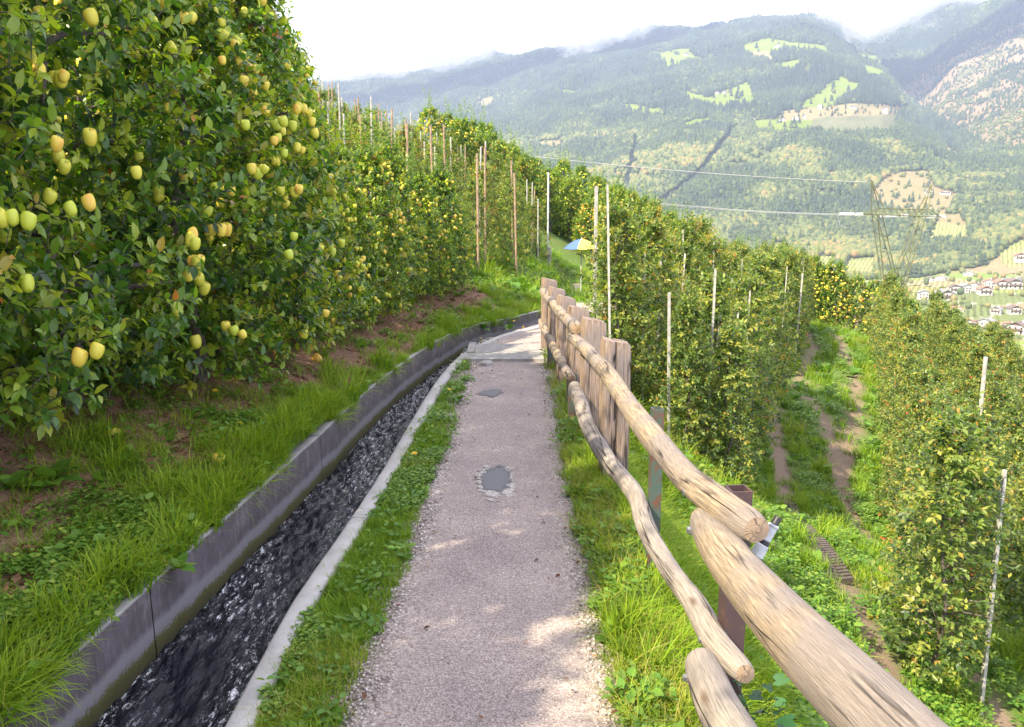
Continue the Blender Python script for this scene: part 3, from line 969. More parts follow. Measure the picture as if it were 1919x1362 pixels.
# ------------------------------------------------------------------ instancing helper (only for stuff)
def scatter(name, pts, rot, scl, idx, protos, label, sxyz=None):
    me = bpy.data.meshes.new(name)
    me.vertices.add(len(pts)); me.vertices.foreach_set('co', np.asarray(pts, np.float32).ravel())
    a = me.attributes.new('rot', 'FLOAT_VECTOR', 'POINT'); a.data.foreach_set('vector', np.asarray(rot, np.float32).ravel())
    if sxyz is None: sxyz = np.repeat(np.asarray(scl)[:, None], 3, 1)
    a = me.attributes.new('scl', 'FLOAT_VECTOR', 'POINT'); a.data.foreach_set('vector', np.asarray(sxyz, np.float32).ravel())
    a = me.attributes.new('idx', 'INT', 'POINT'); a.data.foreach_set('value', np.asarray(idx, np.int32))
    coll = bpy.data.collections.new(name + '_kinds')
    for k, p in enumerate(protos):
        o = bpy.data.objects.new('%s_%02d' % (name, k), p); coll.objects.link(o)
    ng = bpy.data.node_groups.new(name + '_scatter', 'GeometryNodeTree')
    ng.interface.new_socket('Geometry', in_out='INPUT', socket_type='NodeSocketGeometry')
    ng.interface.new_socket('Geometry', in_out='OUTPUT', socket_type='NodeSocketGeometry')
    N = ng.nodes; L = ng.links
    gi = N.new('NodeGroupInput'); go = N.new('NodeGroupOutput')
    ip = N.new('GeometryNodeInstanceOnPoints')
    ci = N.new('GeometryNodeCollectionInfo'); ci.inputs['Collection'].default_value = coll
    ci.inputs['Separate Children'].default_value = True; ci.inputs['Reset Children'].default_value = True
    def na(nm, dt):
        q = N.new('GeometryNodeInputNamedAttribute'); q.data_type = dt; q.inputs['Name'].default_value = nm
        return q.outputs['Attribute']
    L.new(gi.outputs[0], ip.inputs['Points']); L.new(ci.outputs[0], ip.inputs['Instance'])
    ip.inputs['Pick Instance'].default_value = True
    L.new(na('idx', 'INT'), ip.inputs['Instance Index'])
    L.new(na('rot', 'FLOAT_VECTOR'), ip.inputs['Rotation'])
    L.new(na('scl', 'FLOAT_VECTOR'), ip.inputs['Scale'])
    L.new(ip.outputs[0], go.inputs[0])
    o = link(name, me)
    md = o.modifiers.new('scatter', 'NODES'); md.node_group = ng
    prop(o, label, kind='stuff')
    return o


def forest_protos():
    out = []
    rng = RS(5)
    for k in range(4):     # conifers: three ragged tiers
        V = []; Fs = []; T = []
        for t in range(3):
            z0 = .12 + t * .26; z1 = z0 + .46 - .04 * t; r = .30 * (1 - t * .27)
            n = 7; s = len(V)
            V.append((0, 0, z1)); T.append(.5)
            for i in range(n):
                a = 2 * math.pi * i / n + t; q = r * (1 + .35 * (rng.rand() - .5))
                V.append((math.cos(a) * q, math.sin(a) * q, z0 + .05 * rng.rand())); T.append(.2)
            Fs += [(s, s + 1 + i, s + 1 + (i + 1) % n) for i in range(n)]
        out.append(npmesh('conifer', V, [np.array(Fs)], M_conifer, attrs={'tint': np.full(len(V), .05 + .14 * k)}, smooth=False))
    for k in range(4):     # broadleaf: lumpy hull
        n, mrow = 8, 5
        V = [(0, 0, .75)]
        for j in range(1, mrow):
            ph = math.pi * j / mrow
            for i in range(n):
                a = 2 * math.pi * i / n
                q = .34 * (1 + .35 * (rng.rand() - .5))
                V.append((math.cos(a) * math.sin(ph) * q, math.sin(a) * math.sin(ph) * q, .38 + math.cos(ph) * .38 * (1 + .25 * (rng.rand() - .5))))
        V.append((0, 0, 0))
        tr = [(0, 1 + i, 1 + (i + 1) % n) for i in range(n)] + [(len(V) - 1, 1 + (mrow - 2) * n + (i + 1) % n, 1 + (mrow - 2) * n + i) for i in range(n)]
        for j in range(mrow - 2):
            for i in range(n):
                a = 1 + j * n + i; b = 1 + j * n + (i + 1) % n
                tr += [(a, a + n, b + n), (a, b + n, b)]
        out.append(npmesh('broadleaf', V, [np.array(tr)], M_conifer, attrs={'tint': np.full(len(V), [.50, .66, .78, .93][k])}, smooth=False))
    return out


def build_forest():
    rng = RS(77)
    N = 330000
    r = np.sqrt(rng.rand(N)) ** 1.0
    r = 600 + (3500 - 600) * rng.rand(N) ** 1.25
    az = R(-20) + R(58) * rng.rand(N)
    x, y = r * np.sin(az), r * np.cos(az)
    z = far_z(az, r)
    px, py = project(x, y, z)
    c = cover(px, py, r, x, y)
    keep = rng.rand(N)
    dens = np.where(c == 0, 1.0, 0.0)
    dens = np.where((c == 0), .35 + .65 * sstep(-.45, .1, fbm(x / 60, y / 60, 3, 33)), dens)
    dens[c == 5] = .20 + .5 * sstep(-.1, .4, fbm(x[c == 5] / 40, y[c == 5] / 40, 3, 12))
    dens[(c == 1)] = .012; dens[(c == 2)] = .05; dens[c == 7] = .010
    # sparse autumn scrub at the foot of the slope and on the left flank
    m = (keep < dens) & (px > 560) & (px < 2010) & (py > -60)
    # keep even density in picture, drop those on hidden backs
    m &= (rng.rand(N) < np.clip((r / 1500.0) ** -.2, 0, 1))
    x, y, z, px, py, c, r = [q[m] for q in (x, y, z, px, py, c, r)]
    n = len(x)
    mixn = fbm(x / 70, y / 70, 4, 44) + .55 * rng.randn(n) * .5
    high = sstep(330, 120, py)
    t = mixn - .60 * high + .08
    # foot of the slope is more autumnal
    t = t + .45 * sstep(380, 500, py) + .25 * ((c == 5))
    idx = np.clip(np.digitize(t, [-.65, -.35, -.15, .0, .2, .5, .85]), 0, 7)
    s = rng.uniform(8, 13, n) * np.where(idx > 3, .95, 1.15) * np.interp(r, [600, 1200, 3000], [.8, 1, 1.25])
    s[c == 5] *= .62; s[c == 7] *= .7; s[c == 2] *= .6
    w = s * rng.uniform(.85, 1.25, n)
    rot = np.zeros((n, 3)); rot[:, 2] = rng.rand(n) * 6.28
    scatter('forest', np.stack([x, y, z - .5], 1), rot, s, idx, forest_protos(), 'mixed forest of dark conifers and yellowing broadleaf trees covering the mountain side', np.stack([w, w, s], 1))
    print('forest', n)


build_forest()

# ------------------------------------------------------------------ fence
def log_mesh(name, pts, radii, mat, matend, seed, seg=40, step=.02, rough=.05, cracks=0, chamfer=0.0):
    """an irregular peeled log: centreline pts, radius per pt"""
    P = np.array(pts, float)
    C = smooth_poly(np.column_stack([P, radii]), step)
    rad = C[:, 3]; C = C[:, :3]
    L = np.concatenate([[0], np.cumsum(np.linalg.norm(np.diff(C, axis=0), axis=1))])
    T = np.gradient(C, axis=0); T /= np.linalg.norm(T, axis=1)[:, None]
    up = np.array([0, 0, 1.0])
    U = np.cross(T, up); U /= np.linalg.norm(U, axis=1)[:, None]
    W = np.cross(U, T)
    th = np.linspace(0, 2 * np.pi, seg, endpoint=False)
    LL, TH = np.meshgrid(L, th, indexing='ij')
    cx, sx = np.cos(TH), np.sin(TH)
    q = 1 + rough * 1.6 * fbm(cx * .9 + seed + LL * 1.8, sx * .9 + LL * .9, 3, seed) + rough * .6 * fbm(cx * 4 + seed, sx * 4 + LL * 3, 3, seed + 5)
    # knots / swellings
    rng = RS(seed)
    for k in range(int(L[-1] * 2.2) + 1):
        l0 = rng.uniform(0, L[-1]); t0 = rng.uniform(0, 6.28)
        d2 = ((LL - l0) / .045) ** 2 + (np.angle(np.exp(1j * (TH - t0))) / .5) ** 2
        q = q + .10 * np.exp(-d2)
    Rr = rad[:, None] * q
    crack = np.zeros_like(Rr)
    for k in range(cracks):
        t0 = rng.uniform(.2, 3.0) + (math.pi * .15); l0 = rng.uniform(-.2, .7) * L[-1]; ln = rng.uniform(.5, 1.1) * L[-1] * .7
        tc = t0 + .30 * fbm(LL[:, :1] * 1.1 + k, LL[:, :1] * 0, 3, seed + 31 + k) + .10 * fbm(LL[:, :1] * 14, LL[:, :1] * 0, 2, seed + 71 + k)
        wd = (.055 * sstep(0, .12, LL[:, :1] - l0) * sstep(0, .12, l0 + ln - LL[:, :1]) * (.6 + .5 * vnoise(LL[:, :1] * 20, LL[:, :1] * 0, k)))
        dd = np.abs(np.angle(np.exp(1j * (TH - tc))))
        crack = np.maximum(crack, np.clip(1 - dd / (wd * 40 / seg * 1.7 + 1e-4), 0, 1) * (wd > .008))
    Rr = Rr * (1 - .10 * crack)
    # rounded / cut ends
    e = .045
    endq = np.ones_like(L)
    endq = np.minimum(endq, .80 + .20 * np.sqrt(np.clip(L / e, 0, 1))); endq = np.minimum(endq, .80 + .20 * np.sqrt(np.clip((L[-1] - L) / e, 0, 1)))
    Rr = Rr * endq[:, None]
    V = C[:, None, :] + (U[:, None, :] * cx[..., None] + W[:, None, :] * sx[..., None]) * Rr[..., None]
    n = len(L)
    V = V.reshape(-1, 3); i = np.arange((n - 1) * seg); r0 = i // seg; c0 = i % seg
    faces = np.stack([r0 * seg + c0, r0 * seg + (c0 + 1) % seg, (r0 + 1) * seg + (c0 + 1) % seg, (r0 + 1) * seg + c0], 1)
    uvs = np.stack([LL.ravel() + seed, (np.abs(TH - np.pi) * rad.mean()).ravel()], 1)
    cr = crack.ravel()
    VV = [V]; tris = []; uvv = [uvs]; base = len(V)
    for end in (0, n - 1):
        ring = V[end * seg:(end + 1) * seg]; c = ring.mean(0)
        T0 = T[end] * (-.006 if end == 0 else .006)
        VV.append(ring); VV.append((c + (ring - c) * .5) + T0 * .6); VV.append((c + T0)[None])
        uvv.append(np.stack([th * 0.0 + .05, th * .03], 1)); uvv.append(np.stack([th * 0 + .02, th * .03], 1)); uvv.append(np.array([[0, 0]]))
        k = np.arange(seg); k2 = (k + 1) % seg
        A = base; B = base + seg; Cc = base + 2 * seg
        if end == 0:
            tris += [np.stack([A + k2, A + k, B + k], 1), np.stack([A + k2, B + k, B + k2], 1), np.stack([B + k2, B + k, 0 * k + Cc], 1)]
        else:
            tris += [np.stack([A + k, A + k2, B + k], 1), np.stack([A + k2, B + k2, B + k], 1), np.stack([B + k, B + k2, 0 * k + Cc], 1)]
        cr = np.concatenate([cr, np.zeros(2 * seg + 1)]); base += 2 * seg + 1
    tri = np.vstack(tris)
    midx = np.concatenate([np.zeros(len(faces), int), np.ones(len(tri), int)])
    return npmesh(name, np.vstack(VV), [faces, tri], [mat, matend], midx, attrs={'crack': cr}, uv=np.vstack(uvv))


def bolt(parent, loc, direction=(-1, 0, 0), r=.011):
    b = MB(); d = Vector(direction).normalized(); p = Vector(loc)
    b.tube([p - d * .03, p + d * .002], r * .45, 8)
    b.tube([p, p + d * .003], r * 1.35, 14)
    b.tube([p + d * .003, p + d * .012], r, 6)
    return b.build('bolt', M_steel, parent)


def make_log(name, pts, radii, seed, label, mat=None, bolts=(), **kw):
    root = empty(name, pts[0], 0, label, 'fence rail', 'log rails of the path fence')
    P = np.array(pts) - np.array(pts[0])
    link('log', log_mesh('log', P, radii, mat or M_log, M_logend, seed, **kw), root)
    for q in bolts: bolt(root, Vector(q) - Vector(pts[0]) + Vector((.016, 0, 0)))
    return root


def build_fence():
    # upper rails
    make_log('log_rail', [(.575, 2.34, .775), (.560, 2.02, .800), (.565, 1.6, .842), (.60, 1.2, .875), (.645, .75, .90), (.70, .1, .93)],
             [.050, .058, .062, .066, .070, .074], 11, 'thickest upper log rail, pale and cracked, running out of the lower right frame corner', bolts=[(.505, 2.27, .77)], seg=72, step=.012, cracks=0)
    make_log('log_rail', [(.455, 6.2, .715), (.505, 5.5, .735), (.54, 4.8, .75), (.548, 4.3, .76), (.55, 3.79, .77), (.56, 3.2, .79), (.57, 2.85, .80), (.575, 2.57, .82), (.60, 2.28, .85), (.64, 2.04, .865)],
             [.042, .046, .047, .049, .048, .050, .048, .048, .047, .043], 12, 'long pale upper log rail resting its sawn end on the thickest log', bolts=[(.505, 3.62, .765), (.525, 2.44, .825)], seg=60, step=.016, cracks=0)
    make_log('log_rail', [(.368, 9.75, .70), (.385, 9.1, .705), (.43, 8.2, .71), (.445, 7.2, .745), (.465, 6.5, .78), (.475, 6.02, .80)],
             [.048, .052, .046, .048, .046, .046], 13, 'farthest upper log rail, pale and bumpy, bolted to the old sleepers', seg=32, step=.03, cracks=0, rough=.1)
    # lower rails
    make_log('log_rail', [(.575, 2.30, .335), (.565, 2.0, .352), (.585, 1.6, .40), (.62, 1.1, .42), (.66, .5, .44)], [.054, .060, .063, .066, .07], 14,
             'thick grey lower log rail with a long crack at the bottom edge of the view', M_log_grey, bolts=[(.50, 2.22, .33)], seg=60, step=.014, cracks=0)
    make_log('log_rail', [(.47, 6.12, .345), (.48, 5.6, .33), (.475, 5.1, .335), (.51, 4.6, .32), (.535, 4.2, .335), (.59, 3.78, .335), (.575, 3.35, .335), (.60, 2.98, .33), (.628, 2.65, .35), (.632, 2.35, .37), (.665, 2.15, .385)],
             [.048, .050, .046, .050, .046, .042, .040, .037, .040, .042, .036], 15, 'crooked thin lower log rail with grey weathered bands between pale stretches', M_log_grey, bolts=[(.565, 3.55, .345), (.58, 2.38, .36), (.46, 4.9, .33)], seg=48, step=.016, cracks=0, rough=.09)
    make_log('log_rail', [(.352, 9.9, .315), (.37, 9.2, .315), (.40, 8.3, .32), (.43, 7.5, .33), (.435, 6.8, .36), (.455, 6.15, .40)], [.044, .046, .042, .044, .038, .036], 16,
             'farthest lower log rail, thin and knotty, in front of the old sleepers', seg=32, step=.03, cracks=0, rough=.1)
    # sleepers
    ys = [5.0, 5.95, 6.85, 7.8, 8.7, 9.6]
    tops = [.90, .90, .875, .86, .85, .865]
    wid = [.165, .165, .16, .16, .16, .16]
    desc = ['nearest weathered wooden fence post, split down its middle', 'second weathered wooden fence post behind the split one', 'third wooden fence post, ragged flat top, between four others',
            'fourth wooden fence post along the path from the camera', 'fifth wooden fence post, nearly hidden by the ones before it', 'farthest grey wooden fence post at the bend of the path']
    for k, (y, zt, wd) in enumerate(zip(ys, tops, wid)):
        x = np.interp(y, [5.0, 9.6], [.60 + .035, .435])
        zb = -.55
        rng = RS(40 + k)
        nx, ny, nz = 14, 12, 60
        # closed box grid surface
        V = []; Fs = []; UV = []; CR = []
        dep = .16
        per = []
        for i in range(nx): per.append((-wd / 2 + wd * i / nx, -dep / 2))
        for i in range(ny): per.append((wd / 2, -dep / 2 + dep * i / ny))
        for i in range(nx): per.append((wd / 2 - wd * i / nx, dep / 2))
        for i in range(ny): per.append((-wd / 2, dep / 2 - dep * i / ny))
        per = np.array(per); m = len(per)
        U = np.arange(m) * (2 * (wd + dep)) / m
        cpos = [rng.uniform(-.03, .02)] if k in (0, 3) else []
        for j in range(nz + 1):
            t = j / nz
            for i in range(m):
                px_, py_ = per[i]
                top = zt - .035 * (px_ / wd + .5) + .004 * math.sin(px_ * 34 + k) + (.004 * math.sin(py_ * 40))
                z = zb + (top - zb) * t
                g = 1 - .02 * abs(math.sin(i * 2.3 + k)) - .06 * max(0, t - .97) / .03
                c = 0
                if abs(py_) > dep / 2 - .001:
                    for q, cp in enumerate(cpos):
                        wq = .0085 if (k == 0 and q == 0) else .004
                        wob = .006 * math.sin(z * 5 + q * 2) + .002 * math.sin(z * 23)
                        if abs(px_ - cp - wob) < wq: c = 1
                V.append((px_ * g, py_ * (g - (.16 if c else 0)), z)); UV.append((z, U[i])); CR.append(c)
        f = [(j * m + i, j * m + (i + 1) % m, (j + 1) * m + (i + 1) % m, (j + 1) * m + i) for j in range(nz) for i in range(m)]
        tb = len(V); V += V[nz * m:(nz + 1) * m]; UV += [(u_[1] * 3, .02) for u_ in UV[nz * m:(nz + 1) * m]]; CR += [0] * m
        V.append((0, 0, zt - .012)); UV.append((0, .05)); CR.append(.3)
        tri = [(tb + i, tb + (i + 1) % m, tb + m) for i in range(m)]
        me = npmesh('sleeper', V, [np.array(f), np.array(tri)], M_post, attrs={'crack': CR}, uv=UV, smooth=False)
        root = empty('wooden_post', (x, y, 0), R(rng.uniform(-4, 4) + 8), desc[k], 'fence post', 'old sleepers standing along the fence')
        link('sleeper', me, root)
        bolt(root, (wd / 2 + .004, .0, zt - .32), (1, 0, 0), .009)
        bolt(root, (wd / 2 + .004, .0, .36), (1, 0, 0), .009)
    # steel posts
    def steel(x, y, zt, zb, s, mat, label):
        root = empty('steel_post', (x, y, zb), R(6), label, 'fence post', 'hollow steel posts of the fence')
        h = zt - zb; t = .006
        b = MB()
        for sx_ in (-1, 1):
            b.box((sx_ * (s / 2 - t / 2), 0, h / 2), (t, s, h))
            b.box((0, sx_ * (s / 2 - t / 2), h / 2), (s - 2 * t, t, h))
        b.build('hollow_section', mat, root)
        return root
    steel(.655, 3.62, .80, -.4, .050, M_paint, 'green painted steel post with an orange rust spot behind the upper rail')
    steel(.695, 2.42, .845, -.7, .066, M_rust, 'dark rusty square steel post open at its top behind the thick log')
    steel(.475, 6.35, .40, -.3, .06, M_paint, 'short greenish steel post behind the joint of the lower rails')
    steel(.405, 8.6, .30, -.3, .06, M_paint, 'short pale steel post at the foot of the farthest sleepers')
    # pipe coupling behind the upper log
    root = empty('pipe_coupling', (.80, 2.55, .56), 0, 'grey and black plastic pipe coupling sticking up behind the upper log end', 'pipe fitting')
    d = Vector((.36, .12, .62)).normalized()
    segs = [(-.10, -.01, .019, M_grey, 'collar'), (-.01, .005, .0225, M_black, 'ring'), (.005, .05, .022, M_grey, 'nut'), (.05, .066, .019, M_black, 'seal_ring'), (.066, .115, .0165, M_grey, 'body'), (.115, .125, .019, M_grey, 'lip'), (.125, .155, .013, M_black, 'nozzle'), (-.16, -.10, .023, M_black, 'base')]
    for a, b_, r_, m_, nm in segs:
        b = MB(); b.tube([d * a, d * (a + .003), d * (b_ - .003), d * b_], [r_ * .92, r_, r_, r_ * .92], 16); b.build(nm, m_, root, smooth=False)
    b = MB(); b.tube([d * -.16, d * -.16 + Vector((0, 0, -.3)), d * -.16 + Vector((.02, 0, -1.5))], .014, 10); b.build('riser', M_black, root)
    # black hose
    b = MB()
    pts = smooth_poly([(.66, 4.9, gz1(.66, 4.9) + .03), (.78, 4.5, gz1(.78, 4.5) + .04), (.95, 4.1, gz1(.95, 4.1) + .05), (1.15, 3.6, gz1(1.15, 3.6) + .04), (1.3, 3.0, gz1(1.3, 3.0) + .03), (1.4, 2.2, gz1(1.4, 2.2) + .02)], .08)
    b.tube(pts, .018, 8); o = b.build('hose', M_black, smooth=True); prop(o, 'black rubber hose lying in the grass below the fence posts', 'hose')


build_fence()

# ------------------------------------------------------------------ leaves and trees
LEAF8 = (np.array([(0, 0, 0), (-.26, .30, .05), (0, .32, -.02), (.26, .30, .05), (-.24, .65, .02), (0, .67, -.05), (.24, .65, .02), (0, 1.0, -.15)]),
         np.array([(0, 2, 1), (0, 3, 2), (1, 2, 5), (1, 5, 4), (2, 3, 6), (2, 6, 5), (4, 5, 7), (5, 6, 7)]))
LEAF4 = (np.array([(0, 0, 0), (-.26, .45, .06), (0, .45, -.03), (.26, .45, .06), (0, 1.0, -.10)]),
         np.array([(0, 2, 1), (0, 3, 2), (1, 2, 4), (2, 3, 4)]))


def norm(a): return a / (np.linalg.norm(a, axis=-1, keepdims=True) + 1e-9)


def leaves_geo(pos, d, nrm, size, width, tmpl):
    V0, F0 = tmpl
    d = norm(d); s = norm(np.cross(d, nrm)); n = np.cross(s, d)
    V = pos[:, None, :] + size[:, None, None] * (s[:, None, :] * (V0[None, :, 0:1] * width[:, None, None]) + d[:, None, :] * V0[None, :, 1:2] + n[:, None, :] * V0[None, :, 2:3])
    k = len(V0)
    Fc = F0[None] + (np.arange(len(pos)) * k)[:, None, None]
    return V.reshape(-1, 3), Fc.reshape(-1, 3)


def stems_geo(A, B, r):
    """thin 3-sided stems from A to B"""
    d = norm(B - A); u = norm(np.cross(d, np.array([.3, .2, .9]))); v = np.cross(d, u)
    rings = []
    for P, q in ((A, 1.0), (B, .5)):
        for k in range(3):
            an = 2 * np.pi * k / 3
            rings.append(P + (u * math.cos(an) + v * math.sin(an)) * (r * q)[:, None])
    V = np.stack(rings, 1)
    F0 = np.array([(0, 1, 4, 3), (1, 2, 5, 4), (2, 0, 3, 5)])
    Fc = F0[None] + (np.arange(len(A)) * 6)[:, None, None]
    return V.reshape(-1, 3), Fc.reshape(-1, 4)


def crown_data(rng, H, h0, rx, ry, ntw, leaf, shoots, autumn=.02, shell=.5, lpt=9, shape='hedge', shlen=.7, tbias=0.0):
    # twig anchor points inside the crown volume
    t = rng.rand(ntw)
    z = h0 + (H - h0) * t
    if shape == 'hedge':
        prof = np.interp(t, [0, .12, .45, .8, 1.0], [.72, 1.0, .92, .60, .18])
    else:
        prof = np.interp(t, [0, .15, .4, .75, 1.0], [.75, 1.0, .85, .5, .12])
    a = rng.rand(ntw) * 2 * np.pi
    lump = 1 + .55 * fbm(np.cos(a) * 1.3 + z * 1.8, np.sin(a) * 1.3 + 5, 2, rng.randint(999))
    rad = prof * lump * (rng.rand(ntw) ** shell)
    P = np.stack([np.cos(a) * rad * rx, np.sin(a) * rad * ry, z], 1)
    out = np.stack([np.cos(a), np.sin(a), np.full(ntw, .55)], 1) + rng.randn(ntw, 3) * .45
    D = norm(out); ln = rng.uniform(.10, .26, ntw) * (leaf / .085)
    tw_t = np.clip(rng.normal(.42 + tbias, .25, ntw), 0, 1)
    if shoots:
        ns = shoots
        sa = rng.rand(ns) * 6.28; sr = rng.rand(ns) * .45
        SPs = np.stack([np.cos(sa) * sr * rx * .8, np.sin(sa) * sr * ry * .8, H - rng.uniform(.05, .5, ns)], 1)
        P = np.vstack([P, SPs]); D = np.vstack([D, norm(np.stack([rng.randn(ns) * .14, rng.randn(ns) * .14, np.ones(ns)], 1))])
        ln = np.concatenate([ln, rng.uniform(.45, 1.0, ns) * shlen]); tw_t = np.concatenate([tw_t, rng.uniform(.3, .5, ns)])
    counts = np.full(len(P), lpt); counts[ntw:] = (ln[ntw:] / (leaf * .38)).astype(int)
    idx = np.repeat(np.arange(len(P)), counts)
    k = np.concatenate([np.arange(c) for c in counts]); f = (k + .6) / counts[idx]
    base = P[idx] + D[idx] * (ln[idx] * f)[:, None]
    base[:, 2] -= .25 * (ln[idx] * f) ** 2 * (idx < ntw)
    ang = k * 2.4 + rng.rand(len(idx)) * .8
    u = norm(np.cross(D[idx], np.array([.2, .3, .93]) + rng.randn(1, 3) * .1)); v = np.cross(D[idx], u)
    ld = norm(D[idx] * .75 + (u * np.cos(ang)[:, None] + v * np.sin(ang)[:, None]) * .9 + np.array([0, 0, -.18]) + rng.randn(len(idx), 3) * .15)
    up = norm(np.array([0, 0, 1.0]) + D[idx] * .5 + rng.randn(len(idx), 3) * .45)
    size = leaf * rng.uniform(.6, 1.15, len(idx)); size[f > .9] *= .75
    tint = np.clip(tw_t[idx] + rng.randn(len(idx)) * .10 + .12 * (f > .8), 0, .88)
    au = rng.rand(len(idx)) < autumn; tint[au] = rng.uniform(.88, 1.0, au.sum())
    autw = rng.rand(len(P)) < autumn * .5; m = autw[idx]; tint[m] = rng.uniform(.86, 1.0, m.sum())
    return P, D, ln, base, ld, up, size, tint


def trunk_mesh(rng, H, r, limbs, spread, h0):
    b = MB()
    n = 9
    pts = [(0.05 * math.sin(i * 1.3 + rng.rand() * .6) * (i > 0), .05 * math.cos(i * 1.1 + rng.rand() * .6) * (i > 0), -.12 + (H + .12) * i / (n - 1)) for i in range(n)]
    b.tube(pts, [r * (1.25 if i == 0 else 1) * (1 - .80 * i / (n - 1)) for i in range(n)], 9)
    for k in range(limbs):
        t = .18 + .75 * (k + .5 * rng.rand()) / limbs; i = min(int(t * (n - 1)), n - 2); p = Vector(pts[i]).lerp(Vector(pts[i + 1]), t * (n - 1) - i)
        a = rng.rand() * 6.28 + k * 2.4; L = spread * (1.15 - .7 * t)
        d = Vector((math.cos(a), math.sin(a), .30))
        q = [p, p + d * L * .35 + Vector((0, 0, .03)), p + d * L * .7 + Vector((0, 0, .0)), p + d * L + Vector((0, 0, -.06 * L))]
        rr = r * .42 * (1.1 - .5 * t)
        b.tube(q, [rr, rr * .8, rr * .55, rr * .25], 6)
    return b


def apple_mesh():
    prof = [(0.0, .030), (.010, .034), (.022, .040), (.033, .036), (.0385, .022), (.039, .006), (.036, -.012), (.029, -.028), (.018, -.038), (.009, -.040), (0.004, -.034)]
    n = 14; V = []; T = []
    for j, (r, z) in enumerate(prof):
        for i in range(n):
            a = 2 * math.pi * i / n
            lob = 1 + .03 * math.cos(5 * a) * (j > 7)
            V.append((r * lob * math.cos(a), r * lob * math.sin(a), z)); T.append(max(0, math.cos(a - 1.0)) * (.9 if z > -.02 else .3))
    f = [(j * n + (i + 1) % n, j * n + i, (j + 1) * n + i, (j + 1) * n + (i + 1) % n) for j in range(len(prof) - 1) for i in range(n)]
    s = len(V)
    for z in (.028, .052):
        for i in range(4): V.append((.0016 * math.cos(i * 1.57) + (z - .028) * .25, .0016 * math.sin(i * 1.57), z)); T.append(0)
    f2 = [(s + i, s + (i + 1) % 4, s + 4 + (i + 1) % 4, s + 4 + i) for i in range(4)]
    return npmesh('apple', V, [np.array(f + f2)], [M_apple, M_bark], [0] * len(f) + [1] * 4, attrs={'tint': T})


ME_APPLE = apple_mesh()
AV = np.array([v.co[:] for v in ME_APPLE.vertices]); 


def ball_apples(P, rng, s=1.0):
    """many small apples joined (far trees)"""
    V0 = []; n = 7
    for (r, z) in ((0.001, .032), (.034, .022), (.039, 0), (.026, -.028), (.001, -.036)):
        for i in range(n): V0.append((r * math.cos(2 * math.pi * i / n), r * math.sin(2 * math.pi * i / n), z))
    V0 = np.array(V0) * s
    F0 = np.array([(j * n + (i + 1) % n, j * n + i, (j + 1) * n + i, (j + 1) * n + (i + 1) % n) for j in range(4) for i in range(n)])
    V = (P[:, None] + V0[None]).reshape(-1, 3)
    Fc = (F0[None] + (np.arange(len(P)) * len(V0))[:, None, None]).reshape(-1, 4)
    return V, Fc, np.repeat(rng.rand(len(P)) * .9, len(V0))


def crown_mesh(data, leafm, tmpl, skip=None):
    P, D, ln, base, ld, up, size, tint = data
    if skip is not None:
        k = np.ones(len(base), bool); k[skip] = False
        base, ld, up, size, tint = base[k], ld[k], up[k], size[k], tint[k]
    V, Fc = leaves_geo(base, ld, up, size, np.full(len(base), 1.0), tmpl)
    T = np.repeat(tint, len(tmpl[0]))
    B = P + D * ln[:, None]; B[:, 2] -= .25 * ln ** 2 * (ln < .4)
    V2, F2 = stems_geo(P - D * .02, B, np.full(len(P), .0028))
    me = npmesh('crown', np.vstack([V, V2]), [Fc, F2 + len(V)], [leafm, M_bark], [0] * len(Fc) + [1] * len(F2), attrs={'tint': np.concatenate([T, np.zeros(len(V2))])})
    return me


def apple_sites(rng, n, H, h0, rx, ry, cluster=.38, shape='hedge'):
    out = []
    while len(out) < n:
        t = rng.rand() ** .8
        z = h0 + .05 + (H - h0 - .15) * t
        pr = np.interp(t, [0, .12, .45, .8, 1.0], [.60, 1.0, .92, .60, .25])
        a = rng.rand() * 6.28; q = pr * rng.uniform(.94, 1.22)
        p = np.array([math.cos(a) * q * rx, math.sin(a) * q * ry, z])
        k = 1 if rng.rand() > cluster else rng.randint(2, 4)
        for i in range(k):
            out.append(p + (rng.randn(3) * np.array([.045, .045, .03]) if i else 0))
    return np.array(out[:n])


PROTO_ME = {}


